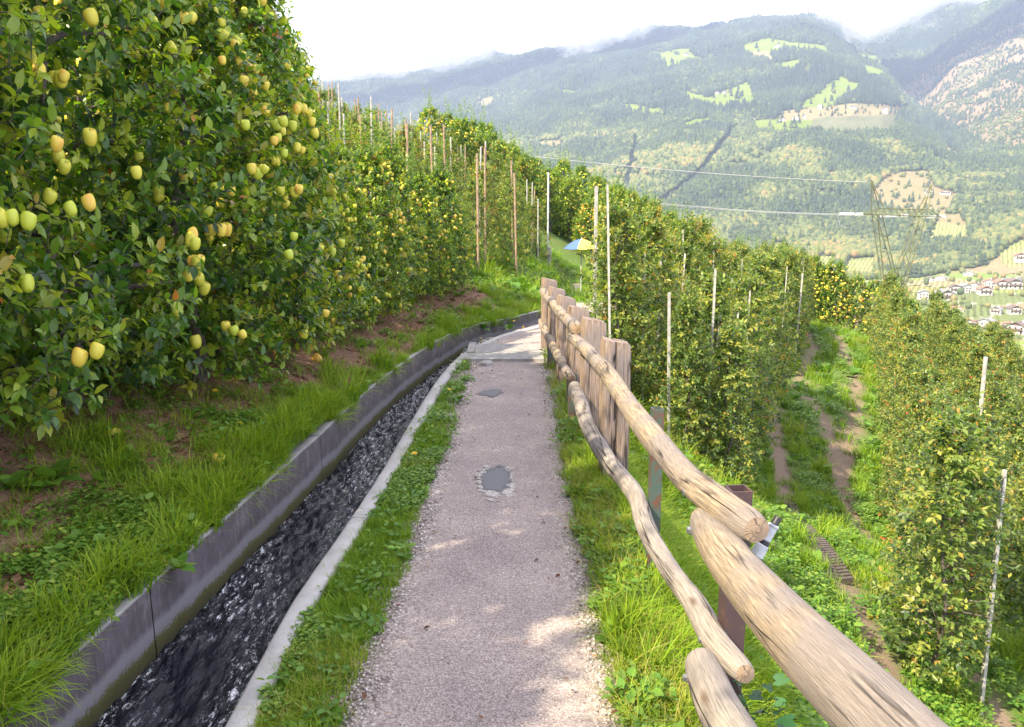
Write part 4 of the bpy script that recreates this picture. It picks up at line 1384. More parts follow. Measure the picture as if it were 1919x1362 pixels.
def make_old(kind, seed, indiv, nleafparts=0):
    """a laden apple tree: trunk with limbs, crown, apples"""
    rng = RS(seed)
    H, h0 = 2.55 + .12 * (seed % 3), .06
    rx, ry = .78, .66
    if (kind, seed) not in PROTO_ME:
        data = crown_data(rng, H, h0, rx, ry, 1400 if indiv else 700, .070 if indiv else .090, 16 if indiv else 8, .012, .36, 9, shlen=1.0)
        tr = trunk_mesh(rng, H * .95, .055, 15, .62, h0)
        sites = apple_sites(rng, 165 if indiv else 140, H, h0, rx, ry)
        PROTO_ME[(kind, seed)] = (data, tr, sites)
    data, tr, sites = PROTO_ME[(kind, seed)]
    root = empty('apple_tree', (0, 0, 0))
    tr.build('trunk', M_bark, root, smooth=True)
    base = data[3]
    skip = None
    if nleafparts:
        # the leaves that face the path and show largest become parts of their own
        dirv = norm(base * np.array([1, 1, .0]) - np.array([0, 0, 0]))
        score = base[:, 0] * .8 - base[:, 1] * .6 + rng.rand(len(base)) * .25
        skip = np.argsort(-score)[:nleafparts]
    link('crown', crown_mesh(data, M_leaf, LEAF8 if indiv else LEAF4, skip), root)
    if skip is not None:
        P, D, ln, base, ld, up, size, tint = data
        bins = [.15, .25, .35, .45, .55, .7, .95]
        mes = []
        for b_ in bins:
            mes.append(npmesh('leaf', LEAF8[0], [LEAF8[1]], M_leaf, attrs={'tint': np.full(8, b_)}))
        for i in skip:
            d = Vector(ld[i]); s = d.cross(Vector(up[i])).normalized(); n = s.cross(d)
            k = int(np.argmin([abs(b_ - tint[i]) for b_ in bins]))
            o = link('leaf', mes[k], root)
            M = Matrix((s, d, n)).transposed().to_4x4() * float(size[i]); M[3][3] = 1
            M.translation = Vector(base[i]); o.matrix_local = M
    if indiv:
        for p in sites:
            link('apple', ME_APPLE, root, p, (rng.randn() * .35, rng.randn() * .35, rng.rand() * 6.28), float(rng.uniform(.62, .88)))
    else:
        V, Fc, T = ball_apples(sites, rng, 1.12)
        o = link('apples', npmesh('apples', V, [Fc], M_apple, attrs={'tint': T}), root); o['kind'] = 'stuff'
    return root


def make_young(seed, leafy=1.0, H=2.15):
    rng = RS(seed)
    root = empty('young_apple_tree', (0, 0, 0))
    data = crown_data(rng, H, .22, .44, .44, int(360 * leafy), .070, 9, .05, .5, 8, 'young', .45, .04)
    trunk_mesh(rng, H * .97, .024, 12, .42, .2).build('trunk', M_bark, root, smooth=True)
    link('crown', crown_mesh(data, M_yleaf, LEAF4), root)
    return root


def place(root, x, y, rz, s, label, group, cat='apple tree', sz=None):
    if sz is None and group and group.startswith('trees of the'): sz = s * .93
    root.location = (x, y, gz1(x, y)); root.rotation_euler = (0, 0, rz); root.scale = (s, s, sz or s)
    prop(root, label, cat, group)
    return root


ORD = ['nearest', 'second nearest', 'third', 'fourth', 'fifth', 'sixth', 'seventh', 'eighth', 'ninth', 'tenth', 'eleventh', 'twelfth', 'thirteenth', 'fourteenth']


def ordinal(n):
    return ORD[n] if n < 14 else '%dth' % (n + 1)


def build_trees():
    rng = RS(2024)
    # --- front row of laden trees above the channel
    row = smooth_poly(ROW1, .02); L = np.concatenate([[0], np.cumsum(np.linalg.norm(np.diff(row, axis=0), axis=1))])
    protos = {}
    ss = np.arange(.2, L[-1], .98)
    for i, s in enumerate(ss):
        x = np.interp(s, L, row[:, 0]) + rng.uniform(-.08, .08); y = np.interp(s, L, row[:, 1])
        x -= .12
        seed = 100 + (i % 3)
        key = (seed, 'leafy' if 8 <= i <= 10 else 'plain')
        if key not in protos:
            protos[key] = make_old('near', seed, True, 240 if key[1] == 'leafy' else 0); r = protos[key]
        else: r = copy_tree(protos[key])
        sc = [1.0, 1.02, .98, 1.0, 1.0, .98, .96, 1.02, 1.0, .98, 1.0, .95][i % 12]
        sc = float(np.interp(y, [5.6, 6.6, 8.0, 13], [1.0, .80, .66, .60])); sc = .95 if 5.75 < y < 6.75 else sc; hz = 1.14 if 5.75 < y < 6.75 else float(np.interp(y, [2.2, 3.4, 5.0, 5.6], [1.42, 1.26, 1.16, 1.04]))  # nearest trees and added ones behind the camera stretched taller to shade the path
        place(r, x, y, rng.uniform(-.4, .4) + (0 if key[1] == 'leafy' else rng.randint(4) * 1.57), sc, 'laden apple tree, %s along the mulch strip beside the channel' % (ordinal(i - 8)) if i >= 8 else 'unseen laden apple tree added to shade the path, %s behind the viewer' % ordinal(7 - i), 'laden apple trees of the front row', sz=sc * hz)
    # --- laden rows uphill behind it
    far = {}
    def laden(x, y, s, label, group):
        seed = 200 + rng.randint(3)
        if seed not in far: far[seed] = make_old('far', seed, False); r = far[seed]
        else: r = copy_tree(far[seed])
        place(r, x, y, rng.rand() * 6.28, s, label, group)
    def clear_path(x, y, d=1.0):
        q, _ = polyd([x], [y], PC_S); return abs(q[0]) > d
    for k, (dx, y0, y1) in enumerate(((-2.5, -2.0, 14), (-4.8, 3, 17), (-7.0, 5, 22), (-9.4, 8, 26))):
        y = y0
        cnt = 0
        while y < y1:
            if np.interp(y, [3.2, 12.9, 26], [-2.75, -.9, -.9]) + dx > -.225 * y - .35: y += 1.15; continue
            x = np.interp(y, [3.2, 12.9, 26], [-2.75, -.9, -.9]) + dx + rng.uniform(-.15, .15)
            laden(x, y, rng.uniform(.95, 1.1), '%s laden apple tree from the camera in the %s row uphill' % (ordinal(cnt), ['first', 'second', 'third', 'fourth'][k]), 'laden apple trees on the slope behind the front row'); cnt += 1
            y += 1.15
    # --- young orchard with stakes beyond the bend
    yp = {}
    def young(x, y, s, label, group, seeds=(300, 301, 302, 303)):
        seed = seeds[rng.randint(len(seeds))]
        if seed not in yp: yp[seed] = make_young(seed, 1.0 if seed < 310 else 1.75, 2.15 if seed < 310 else 2.35); r = yp[seed]
        else: r = copy_tree(yp[seed])
        place(r, x, y, rng.rand() * 6.28, s, label, group)
    stake_me = {}
    def stake(x, y, h, r, kind, label, group, lean=0.02):
        key = (kind, round(h, 1), r)
        if key not in stake_me:
            b = MB(); b.tube([(0, 0, -.2), (0, 0, h * .5), (0, 0, h)], [r, r * .95, r * .9], 8 if kind != 'square' else 4)
            o = b.build('stake', {'white': M_white, 'square': M_white, 'wood': M_stake}[kind]); stake_me[key] = o.data
        else: o = link('stake', stake_me[key])
        o.location = (x, y, gz1(x, y)); o.rotation_euler = (rng.randn() * lean, rng.randn() * lean, rng.rand())
        prop(o, label, 'stake', group)
    for j in range(10):
        for k in range(20):
            x = .95 - k * .78 + rng.uniform(-.12, .12) - .05 * j; yy = 15.0 + j * 1.75 + k * .08 + rng.uniform(-.1, .1)
            if x > 1.3 or not clear_path(x, yy, 1.35): continue
            if x < -.24 * yy or yy > 34: continue
            young(x, yy, rng.uniform(.72, .95), 'slim young tree on the far slope, %s from the right, %s row up' % (['first', 'second'][k] if k < 2 else ordinal(k), ['first', 'second'][j] if j < 2 else ordinal(j)), 'young staked apple trees beyond the bend')
            if rng.rand() < .97:
                stake(x + .05, yy - .32, rng.choice([1.9, 2.1, 2.3]), .021, rng.choice(['wood', 'wood', 'white']), 'thin stake on the far slope, %s from the right, %s row up' % (['first', 'second'][k] if k < 2 else ordinal(k), ['first', 'second'][j] if j < 2 else ordinal(j)), 'stakes in the young orchard beyond the bend')
    # some more between path and orchard, right of the white pole
    for k in range(9):
        x = 0.5 + .22 * k; yy = 20 + 1.7 * k
        if clear_path(x, yy, .9): young(x - .9, yy, .95, 'slim young apple tree left of the path beyond the bend, %s along it' % ORD[k], 'young staked apple trees beyond the bend')
    # --- crest rows of laden trees
    for j in range(3):
        for k in range(13):
            x = -3.2 + k * .98 + j * .5; yy = 33.5 + k * 1.05 + j * 2.2 - .0
            laden(x + rng.uniform(-.2, .2), yy, rng.uniform(1.0, 1.18), 'tall laden apple tree on the hill crest, %s from the left in its %s row' % (ordinal(k) if k > 1 else ['first', 'second'][k], ['front', 'middle', 'rear'][j]), 'laden apple trees on the hill crest')
    for k in range(14):
        laden(3.4 + k * .75, 37 - k * .25 + rng.uniform(-.4, .4), rng.uniform(.95, 1.1), 'laden apple tree on the crest, %s to the right of the parasol' % (['first', 'second'][k] if k < 2 else ordinal(k)), 'laden apple trees right of the parasol')
    # --- right block below the path
    lab = 'leafy young apple tree in the block between the fence and the two wheel tracks'
    grp = 'leafy young apple trees below the fence'
    first = True
    for k in range(6):
        yy = 9.7 - .1 * k; cnt = 0
        while yy < 30:
            x = 2.55 + (yy - 9.9) * .40 - 1.15 * k + rng.uniform(-.1, .1)
            if (not 16.4 < yy < 18.9 or k > 1) and x > .95 and clear_path(x, yy, .85) and (x > 1.0):
                l2 = '%s leafy young tree in the %s row left of the wheel tracks' % (ordinal(cnt), ['first', 'second', 'third', 'fourth', 'fifth', 'sixth'][k]); cnt += 1
                if first: l2 = 'nearest leafy young apple tree below the fence, beside the thick white stake'
                young(x, yy, rng.uniform(.96, 1.12), l2, grp, (310, 311, 312)); first = False
                if rng.rand() < .9:
                    stake(x - .10, yy - .40, rng.choice([2.1, 2.3, 2.5]), .017, 'square', 'white stake by the %s young tree, %s row left of the tracks' % (ordinal(cnt - 1), ['first', 'second', 'third', 'fourth', 'fifth', 'sixth'][k]), 'white stakes in the block below the fence')
            yy += 1.05
    for (px_, yy, h, r) in ((2.42, 9.5, 2.1, .03), (1.07, 10.6, 2.05, .028), (1.75, 8.9, 1.8, .02)):
        stake(px_, yy, h, r, 'square', {2.42: 'thick white stake beside the nearest young tree below the fence', 1.07: 'tall white stake just behind the farthest wooden fence posts', 1.75: 'slender white stake left of the thick white one'}[px_], 'thick white stakes near the fence')
    for (xx, yy, l2) in ((1.95, 9.0, 'leafy young tree around the slender white stake behind the upper rail'), (1.35, 10.0, 'leafy young tree right behind the split wooden post'), (2.45, 9.1, 'leafy young tree just below the middle of the upper rail')):
        young(xx, yy, .80, l2, grp, (310, 311, 312))
    # clump right of the side track
    for q_, (x, yy) in enumerate([(6.75, 20.3), (7.0, 21.4), (7.35, 22.5), (7.7, 23.7), (8.1, 24.9), (8.5, 26.1), (6.0, 22), (6.5, 23.5)]):
        young(x, yy, 1.12, '%s young apple tree of the small clump where the tracks part' % ORD[q_], 'young apple trees where the tracks part', (310, 311, 312))
    stake(6.75, 19.4, 2.3, .025, 'square', 'white stake before the small clump where the tracks part', None)
    # row of laden trees at the far end of the track
    for k in range(9):
        laden(12.2 + k * .55, 34.5 - k * .42, .9, 'laden yellow apple tree at the far end of the lower track, %s from the left' % (['first', 'second'][k] if k < 2 else ordinal(k)), 'laden apple trees at the end of the track')
    # --- rows right of the track
    for j in range(5):
        yy = 5.2 + .35 * j; cnt = 0
        while yy < 27 - j * 1.5:
            x = 3.68 + (yy - 6.1) * .41 + j * 1.5 + rng.uniform(-.1, .1)
            l2 = '%s leafy young apple tree in the %s row right of the wheel tracks' % (ordinal(cnt), ['first', 'second', 'third', 'fourth', 'fifth'][j]); cnt += 1
            if j == 0 and yy < 6.0: yy = 6.05; l2 = 'nearest young apple tree at the bottom right, with red autumn leaves'
            young(x, yy, rng.uniform(.9, 1.06), l2, ['trees of the row along the track', 'trees of the second row', 'trees of the outer rows', 'trees of the outer rows', 'trees of the outer rows'][j] , (310, 311, 312, 300))
            if rng.rand() < .16:
                stake(x - .05, yy - .3, rng.choice([1.9, 2.1]), .014, 'square', 'white stake by the %s young tree, %s row right of the tracks' % (ordinal(cnt - 1), ['first', 'second', 'third', 'fourth', 'fifth'][j]), 'white stakes right of the lower track')
            yy += .86
    stake(3.72, 5.93, 2.0, .02, 'square', 'white stake of the nearest tree at the bottom right', None)
    stake(7.6, 13.0, 2.6, .035, 'white', 'tall grey pole rising above the rows at the right', None)


build_trees()
# ------------------------------------------------------------------ pole, parasol
def build_misc():
    x, y = 1.05, 24.5
    root = empty('metal_pole', (x, y, gz1(x, y)), 0, 'tall thin grey metal pole with a white sleeve rising out of the young orchard', 'pole')
    b = MB(); b.tube([(0, 0, -.3), (0, 0, 3.15)], .026, 8); b.build('shaft', M_grey, root)
    b = MB(); b.tube([(.05, 0, -.3), (.05, 0, 1.0)], .055, 8); b.build('sleeve', M_white, root)
    b = MB(); b.box((0, 0, 3.17), (.09, .05, .05)); b.build('cap', M_black, root)
    x, y = 2.0, 24.0
    zc = 1.7 + y * -.0405
    root = empty('parasol', (x, y, zc - 2.0), 0, 'open parasol with blue and yellow panels standing among the trees by the path', 'parasol')
    b = MB(); b.tube([(0, 0, -.6), (0, 0, 1.98)], .018, 8); b.build('pole', M_grey, root)
    b = MB(); b.tube([(0, 0, 1.97), (0, 0, 2.05)], [.02, .008], 8); b.build('tip', M_grey, root)
    mats = {}
    for nm, c in (('blue', (.07, .14, .52)), ('yellow', (.85, .66, .10)), ('pink', (.72, .10, .30)), ('white', (.75, .75, .75))):
        mats[nm] = simple('parasol_' + nm, tuple(q * .9 for q in c), c, 3, .7, 0, 0)
    cols = ['blue', 'blue', 'yellow', 'yellow', 'pink', 'blue', 'yellow', 'white']
    Rr = .52
    for k in range(8):
        V = []; n = 6; m = 4
        for i in range(n + 1):
            q = i / n
            for j in range(m + 1):
                a = math.pi * .90 + 2 * math.pi * (k + j / m) / 8
                sag = .02 * math.sin(math.pi * j / m) * q
                r = Rr * q * (1 - .03 * math.sin(math.pi * j / m))
                V.append((math.cos(a) * r, math.sin(a) * r, 2.0 - .26 * q ** 1.7 - sag))
        f = [(i * (m + 1) + j, i * (m + 1) + j + 1, (i + 1) * (m + 1) + j + 1, (i + 1) * (m + 1) + j) for i in range(n) for j in range(m)]
        me = bpy.data.meshes.new('canopy_panel'); me.from_pydata(V, [], f); me.materials.append(mats[cols[k]]); me.polygons.foreach_set('use_smooth', [True] * len(f))
        link('canopy_panel', me, root)
        a = math.pi * .90 + 2 * math.pi * k / 8
        b = MB(); b.tube([(0, 0, 1.99), (math.cos(a) * .3, math.sin(a) * .3, 1.88), (math.cos(a) * .52, math.sin(a) * .52, 1.735)], .005, 4); b.build('rib', M_grey, root)


build_misc()

# ------------------------------------------------------------------ pylon and wires
def ray(px, py):
    a = (px - 959.5) / F; b = (681 - py) / F
    return np.array([a, CPI + b * SP, -SP + b * CPI])


def at_y(px, py, y):
    d = ray(px, py); t = y / d[1]
    return Vector((d[0] * t, y, CAMH + d[2] * t))


def build_pylon():
    y = 150.0
    c = at_y(1688, 402, y)
    s = 150 * 1.0 / F * 1.02
    root = empty('lattice_pylon', (c.x, y, c.z - 36), 0, 'Y shaped lattice power pylon of thin steel bars standing in the valley', 'pylon')
    zc = 36.0
    def P(px, py, dy=0): return Vector(((px - 1688) * s, dy, zc - (py - 402) * s))
    def bar(b, a, c_, r=.10): b.tube([a, c_], r * .75, 4)
    def lattice(name, A0, A1, B0, B1, n, w0, w1, r=.10):
        """two legs A0-A1 and B0-B1 in front and back planes with zigzag"""
        b = MB()
        for sgn in (-1, 1):
            o0 = Vector((0, sgn * w0, 0)); o1 = Vector((0, sgn * w1, 0))
            bar(b, A0 + o0, A1 + o1, r * 1.35); bar(b, B0 + o0, B1 + o1, r * 1.35)
            for k in range(n):
                t0, t1 = k / n, (k + 1) / n
                pa, pb = A0.lerp(A1, t0) + o0.lerp(o1, t0), B0.lerp(B1, t1) + o0.lerp(o1, t1)
                if k % 2: pa, pb = B0.lerp(B1, t0) + o0.lerp(o1, t0), A0.lerp(A1, t1) + o0.lerp(o1, t1)
                bar(b, pa, pb, r * .6)
        return b.build(name, M_lattice, root)
    # spreading arms: outer and inner chord, from the waist up to the cross beam
    lattice('arm', P(1667, 530), P(1641, 403), P(1686, 510), P(1650, 403), 8, .5, 1.1)
    lattice('arm', P(1705, 530), P(1728, 404), P(1688, 510), P(1719, 404), 8, .5, 1.1)
    lattice('body', P(1667, 530), P(1655, 700), P(1705, 530), P(1720, 700), 6, .9, 3.0, .12)
    lattice('waist', P(1667, 530), P(1686, 506), P(1705, 530), P(1688, 506), 1, .5, .5)
    # cross beam, two chords
    b = MB()
    for sgn in (-1, 1):
        o = Vector((0, sgn * .9, 0))
        bar(b, P(1622, 401) + o, P(1757, 406) + o, .13)
        bar(b, P(1650, 391) + o, P(1735, 393) + o, .09)
        bar(b, P(1650, 391) + o, P(1622, 401) + o, .09); bar(b, P(1735, 393) + o, P(1757, 406) + o, .09)
        for k in range(8):
            x0 = 1645 + k * 11
            bar(b, P(x0, 403) + o, P(x0 + 5.5, 392) + o, .06); bar(b, P(x0 + 5.5, 392) + o, P(x0 + 11, 403) + o, .06)
    b.build('cross_beam', M_lattice, root)
    # earth wire horns
    lattice('horn', P(1639, 402), P(1630, 341), P(1653, 392), P(1630, 341), 5, .9, .1, .08)
    lattice('horn', P(1719, 402), P(1739, 348), P(1733, 394), P(1739, 348), 5, .9, .1, .08)
    # insulator strings
    for (x0, x1, yy) in ((1578, 1604, 401), (1607, 1620, 401.5), (1652, 1684, 404.5), (1690, 1702, 404), (1730, 1752, 406.5), (1758, 1770, 405.5)):
        b = MB(); n = int((x1 - x0) / 2.0)
        for k in range(n):
            p = P(x0 + (x1 - x0) * k / n, yy); p2 = P(x0 + (x1 - x0) * (k + .45) / n, yy)
            b.tube([p, p2], .26, 6)
        b.tube([P(x0, yy), P(x1, yy)], .08, 4)
        b.build('insulator', M_insul, root)
    b = MB()
    for (x0, y0, x1, y1) in ((1574, 402, 1592, 426), (1654, 418, 1664, 427), (1728, 418, 1740, 430)):
        p0, p1 = P(x0, y0), P(x1, y1); mid = p0.lerp(p1, .5) + Vector((-.4, 0, -.6)); b.tube([p0, mid, p1], .05, 4)
    b.build('jumper_cable', M_wire, root)
    # wires to the left, away over the orchard
    def wire(a, b_, sag, r, label, tailpts=()):
        b = MB(); pts = []
        n = 40
        for k in range(n + 1):
            t = k / n; p = a.lerp(b_, t); p.z -= sag * 4 * t * (1 - t); pts.append(p)
        b.tube(list(tailpts) + pts, r, 4)
        prop(b.build('power_line', M_wire), label, 'power line', 'power lines running to the pylon')
    wire(at_y(1624, 341, 149.8), at_y(940, 286, 128), .6, .055, 'upper power line crossing the forested slope to the pylon top')
    wire(at_y(1576, 401, 149.8), at_y(1000, 352, 130), .8, .05, 'fainter lower power line running to the pylon cross beam')
    wire(at_y(1640, 404, 151.5), at_y(1010, 359, 131), .8, .035, 'lowest thin power line running to the pylon cross beam')


build_pylon()

# ------------------------------------------------------------------ houses
def hit(px, py, r0=320, r1=4000):
    d = ray(px, py); h = math.hypot(d[0], d[1]); az = math.atan2(d[0], d[1])
    rr = np.linspace(r0, r1, 5000)
    zt = far_z(np.full_like(rr, az), rr); zr = CAMH + rr * d[2] / h
    i = np.argmax(zt > zr)
    return rr[i] * math.sin(az), rr[i] * math.cos(az), zt[i], rr[i]


M_hw = simple('house_white', (.46, .45, .42), (.58, .56, .53), .5, .9, 0, 0)
M_hwood = simple('house_wood', (.09, .05, .035), (.18, .10, .06), 2, .8, 0, 0)
M_roofs = {'brown': simple('roof_brown', (.10, .07, .065), (.19, .13, .11), 1.5, .9, 0, 0), 'red': simple('roof_red', (.30, .11, .07), (.42, .17, .11), 1.5, .9, 0, 0), 'grey': simple('roof_grey', (.16, .15, .16), (.28, .27, .28), 1.5, .9, 0, 0)}
m_, w_ = newmat('window_glass'); w_.bsdf.inputs['Base Color'].default_value = (.02, .025, .03, 1); w_.bsdf.inputs['Roughness'].default_value = .1; M_pane = m_


def house_proto(kind, roof):
    """gable end towards -Y; unit: 12 m wide"""
    root = empty('house', (0, 0, 0))
    W, D, H = {'chalet': (12, 12, 6.0), 'long': (20, 9, 5.0), 'block': (10, 10, 7.5), 'barn': (16, 10, 4.2)}[kind]
    rh = {'chalet': 2.9, 'long': 2.0, 'block': 2.0, 'barn': 2.6}[kind]
    b = MB()
    hw, hd = W / 2, D / 2
    V = [(-hw, -hd, -3), (hw, -hd, -3), (hw, hd, -3), (-hw, hd, -3), (-hw, -hd, H), (hw, -hd, H), (hw, hd, H), (-hw, hd, H), (0, -hd, H + rh), (0, hd, H + rh)]
    b.raw(V, [(0, 1, 5, 8, 4), (2, 3, 7, 9, 6), (1, 2, 6, 5), (3, 0, 4, 7)])
    b.build('wall', M_hw, root)
    b = MB(); ov = 1.1; t = .35
    sl = rh / hw
    for sgn in (-1, 1):
        V = []
        for yy in (-hd - ov, hd + ov):
            V += [(0, yy, H + rh + t + .05), (sgn * (hw + ov), yy, H - ov * sl + t + .05), (sgn * (hw + ov), yy, H - ov * sl + .05), (0, yy, H + rh + .05)]
        b.raw(V, [(0, 1, 2, 3), (7, 6, 5, 4), (0, 4, 5, 1), (1, 5, 6, 2), (2, 6, 7, 3)])
    rf = b.build('roof', M_roofs[roof], root)
    b = MB(); b.box((hw * .35, 1, H + rh), (.9, .9, 2.2)); b.build('chimney', M_hw, rf)
    n = 4 if W > 14 else 3
    for z in ([1.2, 3.9] if H > 5 else [1.6]):
        for k in range(n):
            x = -hw + W * (k + .5) / n
            b = MB(); b.box((x, -hd - .04, z + .7), (1.5, .12, 1.6)); f = b.build('window', M_hwood, root)
            b = MB(); b.box((x, -hd - .11, z + .7), (1.15, .04, 1.3)); b.build('pane', M_pane, f)
    for k in range(2):
        yy = -hd + D * (k + .5) / 2
        b = MB(); b.box((-hw - .04, yy, 2.2), (.12, 1.4, 1.6)); f = b.build('window', M_hwood, root)
        b = MB(); b.box((-hw - .11, yy, 2.2), (.04, 1.1, 1.3)); b.build('pane', M_pane, f)
    b = MB(); b.box((hw * .62, -hd - .05, 1.0), (1.3, .14, 2.4)); b.build('door', M_hwood, root)
    if kind in ('chalet', 'long'):
        b = MB(); b.box((0, -hd - .7, 3.3), (W * .86, 1.3, .2)); b.box((0, -hd - 1.3, 3.85), (W * .86, .12, .95)); b.build('balcony', M_hwood, root)
    if kind == 'chalet':
        b = MB(); V = [(-hw * .72, -hd - .06, H + .35), (hw * .72, -hd - .06, H + .35), (0, -hd - .06, H + rh * .93)]; V += [(x, y + .3, z) for x, y, z in V]
        b.raw(V, [(0, 1, 2), (5, 4, 3), (0, 3, 4, 1), (1, 4, 5, 2), (2, 5, 3, 0)]); b.build('gable_boards', M_hwood, root)
    return root


HOUSES = """1596 530 long grey 1.0 -.2|long white house with grey roof left of the pylon, above the track trees
1644 536 barn red 1.0 .3|small red roofed barn just left of the pylon foot
1741 528 barn brown .8 .2|small white shed under the ochre field, left of two
1763 525 barn grey .8 -.3|small white shed under the ochre field, right of two
1816 517 barn grey .9 0|tiny pale building at the upper edge of the ochre field
1789 548 chalet brown 1.0 .15|brown roofed farmhouse, left one of the pair in mid valley
1807 548 block grey 1.0 .5|white cubic house, right one of the pair in mid valley
1829 544 block brown .9 -.5|little white house at the left end of the hamlet
1844 552 chalet red 1.1 .3|white house with red roof at the front of the hamlet
1852 540 block red 1.1 .1|tall white house with red roof at the back of the hamlet
1873 541 chalet red 1.2 .35|reddish house right of the tall one in the hamlet
1898 541 chalet brown 1.3 .3|wide brown roofed house at the right end of the hamlet
1729 560 block grey 1.0 .2|white house nearest the right foot of the pylon
1768 562 chalet grey 1.25 .45|house with grey roof between pylon and hamlet
1793 583 barn red .7 .1|small red roofed house beside the dark netted field
1867 588 chalet grey .75 -.2|small grey roofed house above the lowest farm buildings
1900 588 chalet brown .9 .3|dark timber house with balconies near the right edge
1814 612 long red .85 .1|low white building with pink roof behind the right hand trees
1848 612 barn grey 1.0 -.3|white hall with sloping grey roof beside the pink roofed building
1889 616 long red .75 .2|white building with red roof near the lower right of the valley
1908 626 chalet brown 1.1 -.35|broad white house at the right frame edge above the orchard
1867 634 chalet brown 1.25 .35|largest chalet, brown roof, lowest of the valley houses
1911 488 chalet red 1.2 .2|red roofed house by the striped vineyard at the right edge
1342 176 barn red 1.6 .3|left farm building on the long meadow high on the mountain
1358 175 chalet brown 1.5 -.2|right farm building on the long meadow high on the mountain
1618 168 block grey 1.7 .1|lone white house above the top of the high meadow
1571 191 chalet brown 1.5 .4|farmhouse below the crest of the high meadow
1537 203 block grey 1.7 -.3|white house at the left of the high village
1600 203 long grey 1.4 .1|long white house in the middle of the high village
1658 211 block red 1.9 .2|white church like house at the right end of the high village
1490 223 barn red 1.5 0|red roofed barn on the lower high meadow
1466 226 barn brown 1.3 .4|brown barn left of the red one on the lower high meadow
1390 222 barn brown 1.5 .2|left farm building at the wood edge beside the lower high meadow
1410 224 long brown 1.1 -.1|right farm building at the wood edge beside the lower high meadow
1508 222 block brown 1.2 .1|small white house right of the red barn
1740 366 block grey 1.5 .3|white house on the tan terraced clearing behind the pylon
1772 364 long red 1.3 -.2|farm with red roof beside the tan terraced clearing
1839 270 barn red 1.5 .1|lone house below the rocky slope
1457 88 barn red 2.0 .2|highest farmhouse on the mountain top meadow
1286 104 chalet brown 1.9 .2|farmhouse on the small meadow at the upper left of the hill
1351 244 barn brown 1.4 .2|hut in the forest above the power line clearing"""


def build_houses():
    protos = {}
    for ln in HOUSES.split('\n'):
        a, label = ln.split('|'); px, py, kind, roof, s, rz = a.split()
        key = (kind, roof)
        if key not in protos: protos[key] = house_proto(kind, roof); o = protos[key]
        else: o = copy_tree(protos[key])
        x, y, z, r = hit(float(px), float(py))
        sc = float(s) * (.62 if r < 900 else .46)
        o.location = (x, y, z + .3); o.rotation_euler = (0, 0, -math.atan2(x, y) + float(rz)); o.scale = (sc,) * 3
        prop(o, label, 'house', 'houses in the valley' if r < 1000 else 'farmhouses high on the mountain side')


build_houses()

# ------------------------------------------------------------------ ground cover
def blade_tuft(rng, n, h, spread, wid, lean, tint, mat, name='tuft', curl=.5):
    V = []; Fs = []; T = []
    for i in range(n):
        a = rng.rand() * 6.28; r = spread * math.sqrt(rng.rand()); b = np.array([math.cos(a) * r, math.sin(a) * r, -.01])
        hh = h * rng.uniform(.5, 1.15); la = rng.rand() * 6.28; le = lean * rng.uniform(.2, 1.3)
        side = np.array([-math.sin(la), math.cos(la), 0]); w = wid * rng.uniform(.7, 1.3); s = len(V)
        t = np.clip(tint + rng.randn() * .13, 0, 1)
        if rng.rand() < .06: t = rng.uniform(.9, 1.0)
        for k in range(4):
            q = k / 3; p = b + np.array([math.cos(la), math.sin(la), 0]) * le * hh * q ** 1.8 + np.array([0, 0, hh * q * (1 - curl * le * q * .6)])
            ww = w * (1 - q) ** .7
            if k < 3: V += [p - side * ww, p + side * ww]; T += [t * (.8 + .2 * q)] * 2
            else: V.append(p); T.append(min(1, t + .05))
        Fs += [(s, s + 1, s + 3), (s, s + 3, s + 2), (s + 2, s + 3, s + 5), (s + 2, s + 5, s + 4), (s + 4, s + 5, s + 6)]
    return npmesh(name, V, [np.array(Fs)], mat, attrs={'tint': T})


def leaf_patch(rng, n, spread, size, zr, up, mat, tint, name, tmpl=LEAF4, width=1.0, radial=False):
    a = rng.rand(n) * 6.28; r = spread * np.sqrt(rng.rand(n)) * (0.15 if radial else 1)
    P = np.stack([np.cos(a) * r, np.sin(a) * r, rng.uniform(*zr, n)], 1)
    la = a if radial else rng.rand(n) * 6.28
    D = norm(np.stack([np.cos(la), np.sin(la), rng.uniform(*up, n)], 1))
    N = norm(np.array([0, 0, 1.0]) + rng.randn(n, 3) * .25)
    V, Fc = leaves_geo(P, D, N, size * rng.uniform(.6, 1.2, n), np.full(n, width), tmpl)
    return npmesh(name, V, [Fc], mat, attrs={'tint': np.repeat(np.clip(tint + rng.randn(n) * .18, 0, 1), len(tmpl[0]))})


def region_pts(rng, n, x0, x1, y0, y1): return rng.uniform(x0, x1, n), rng.uniform(y0, y1, n)


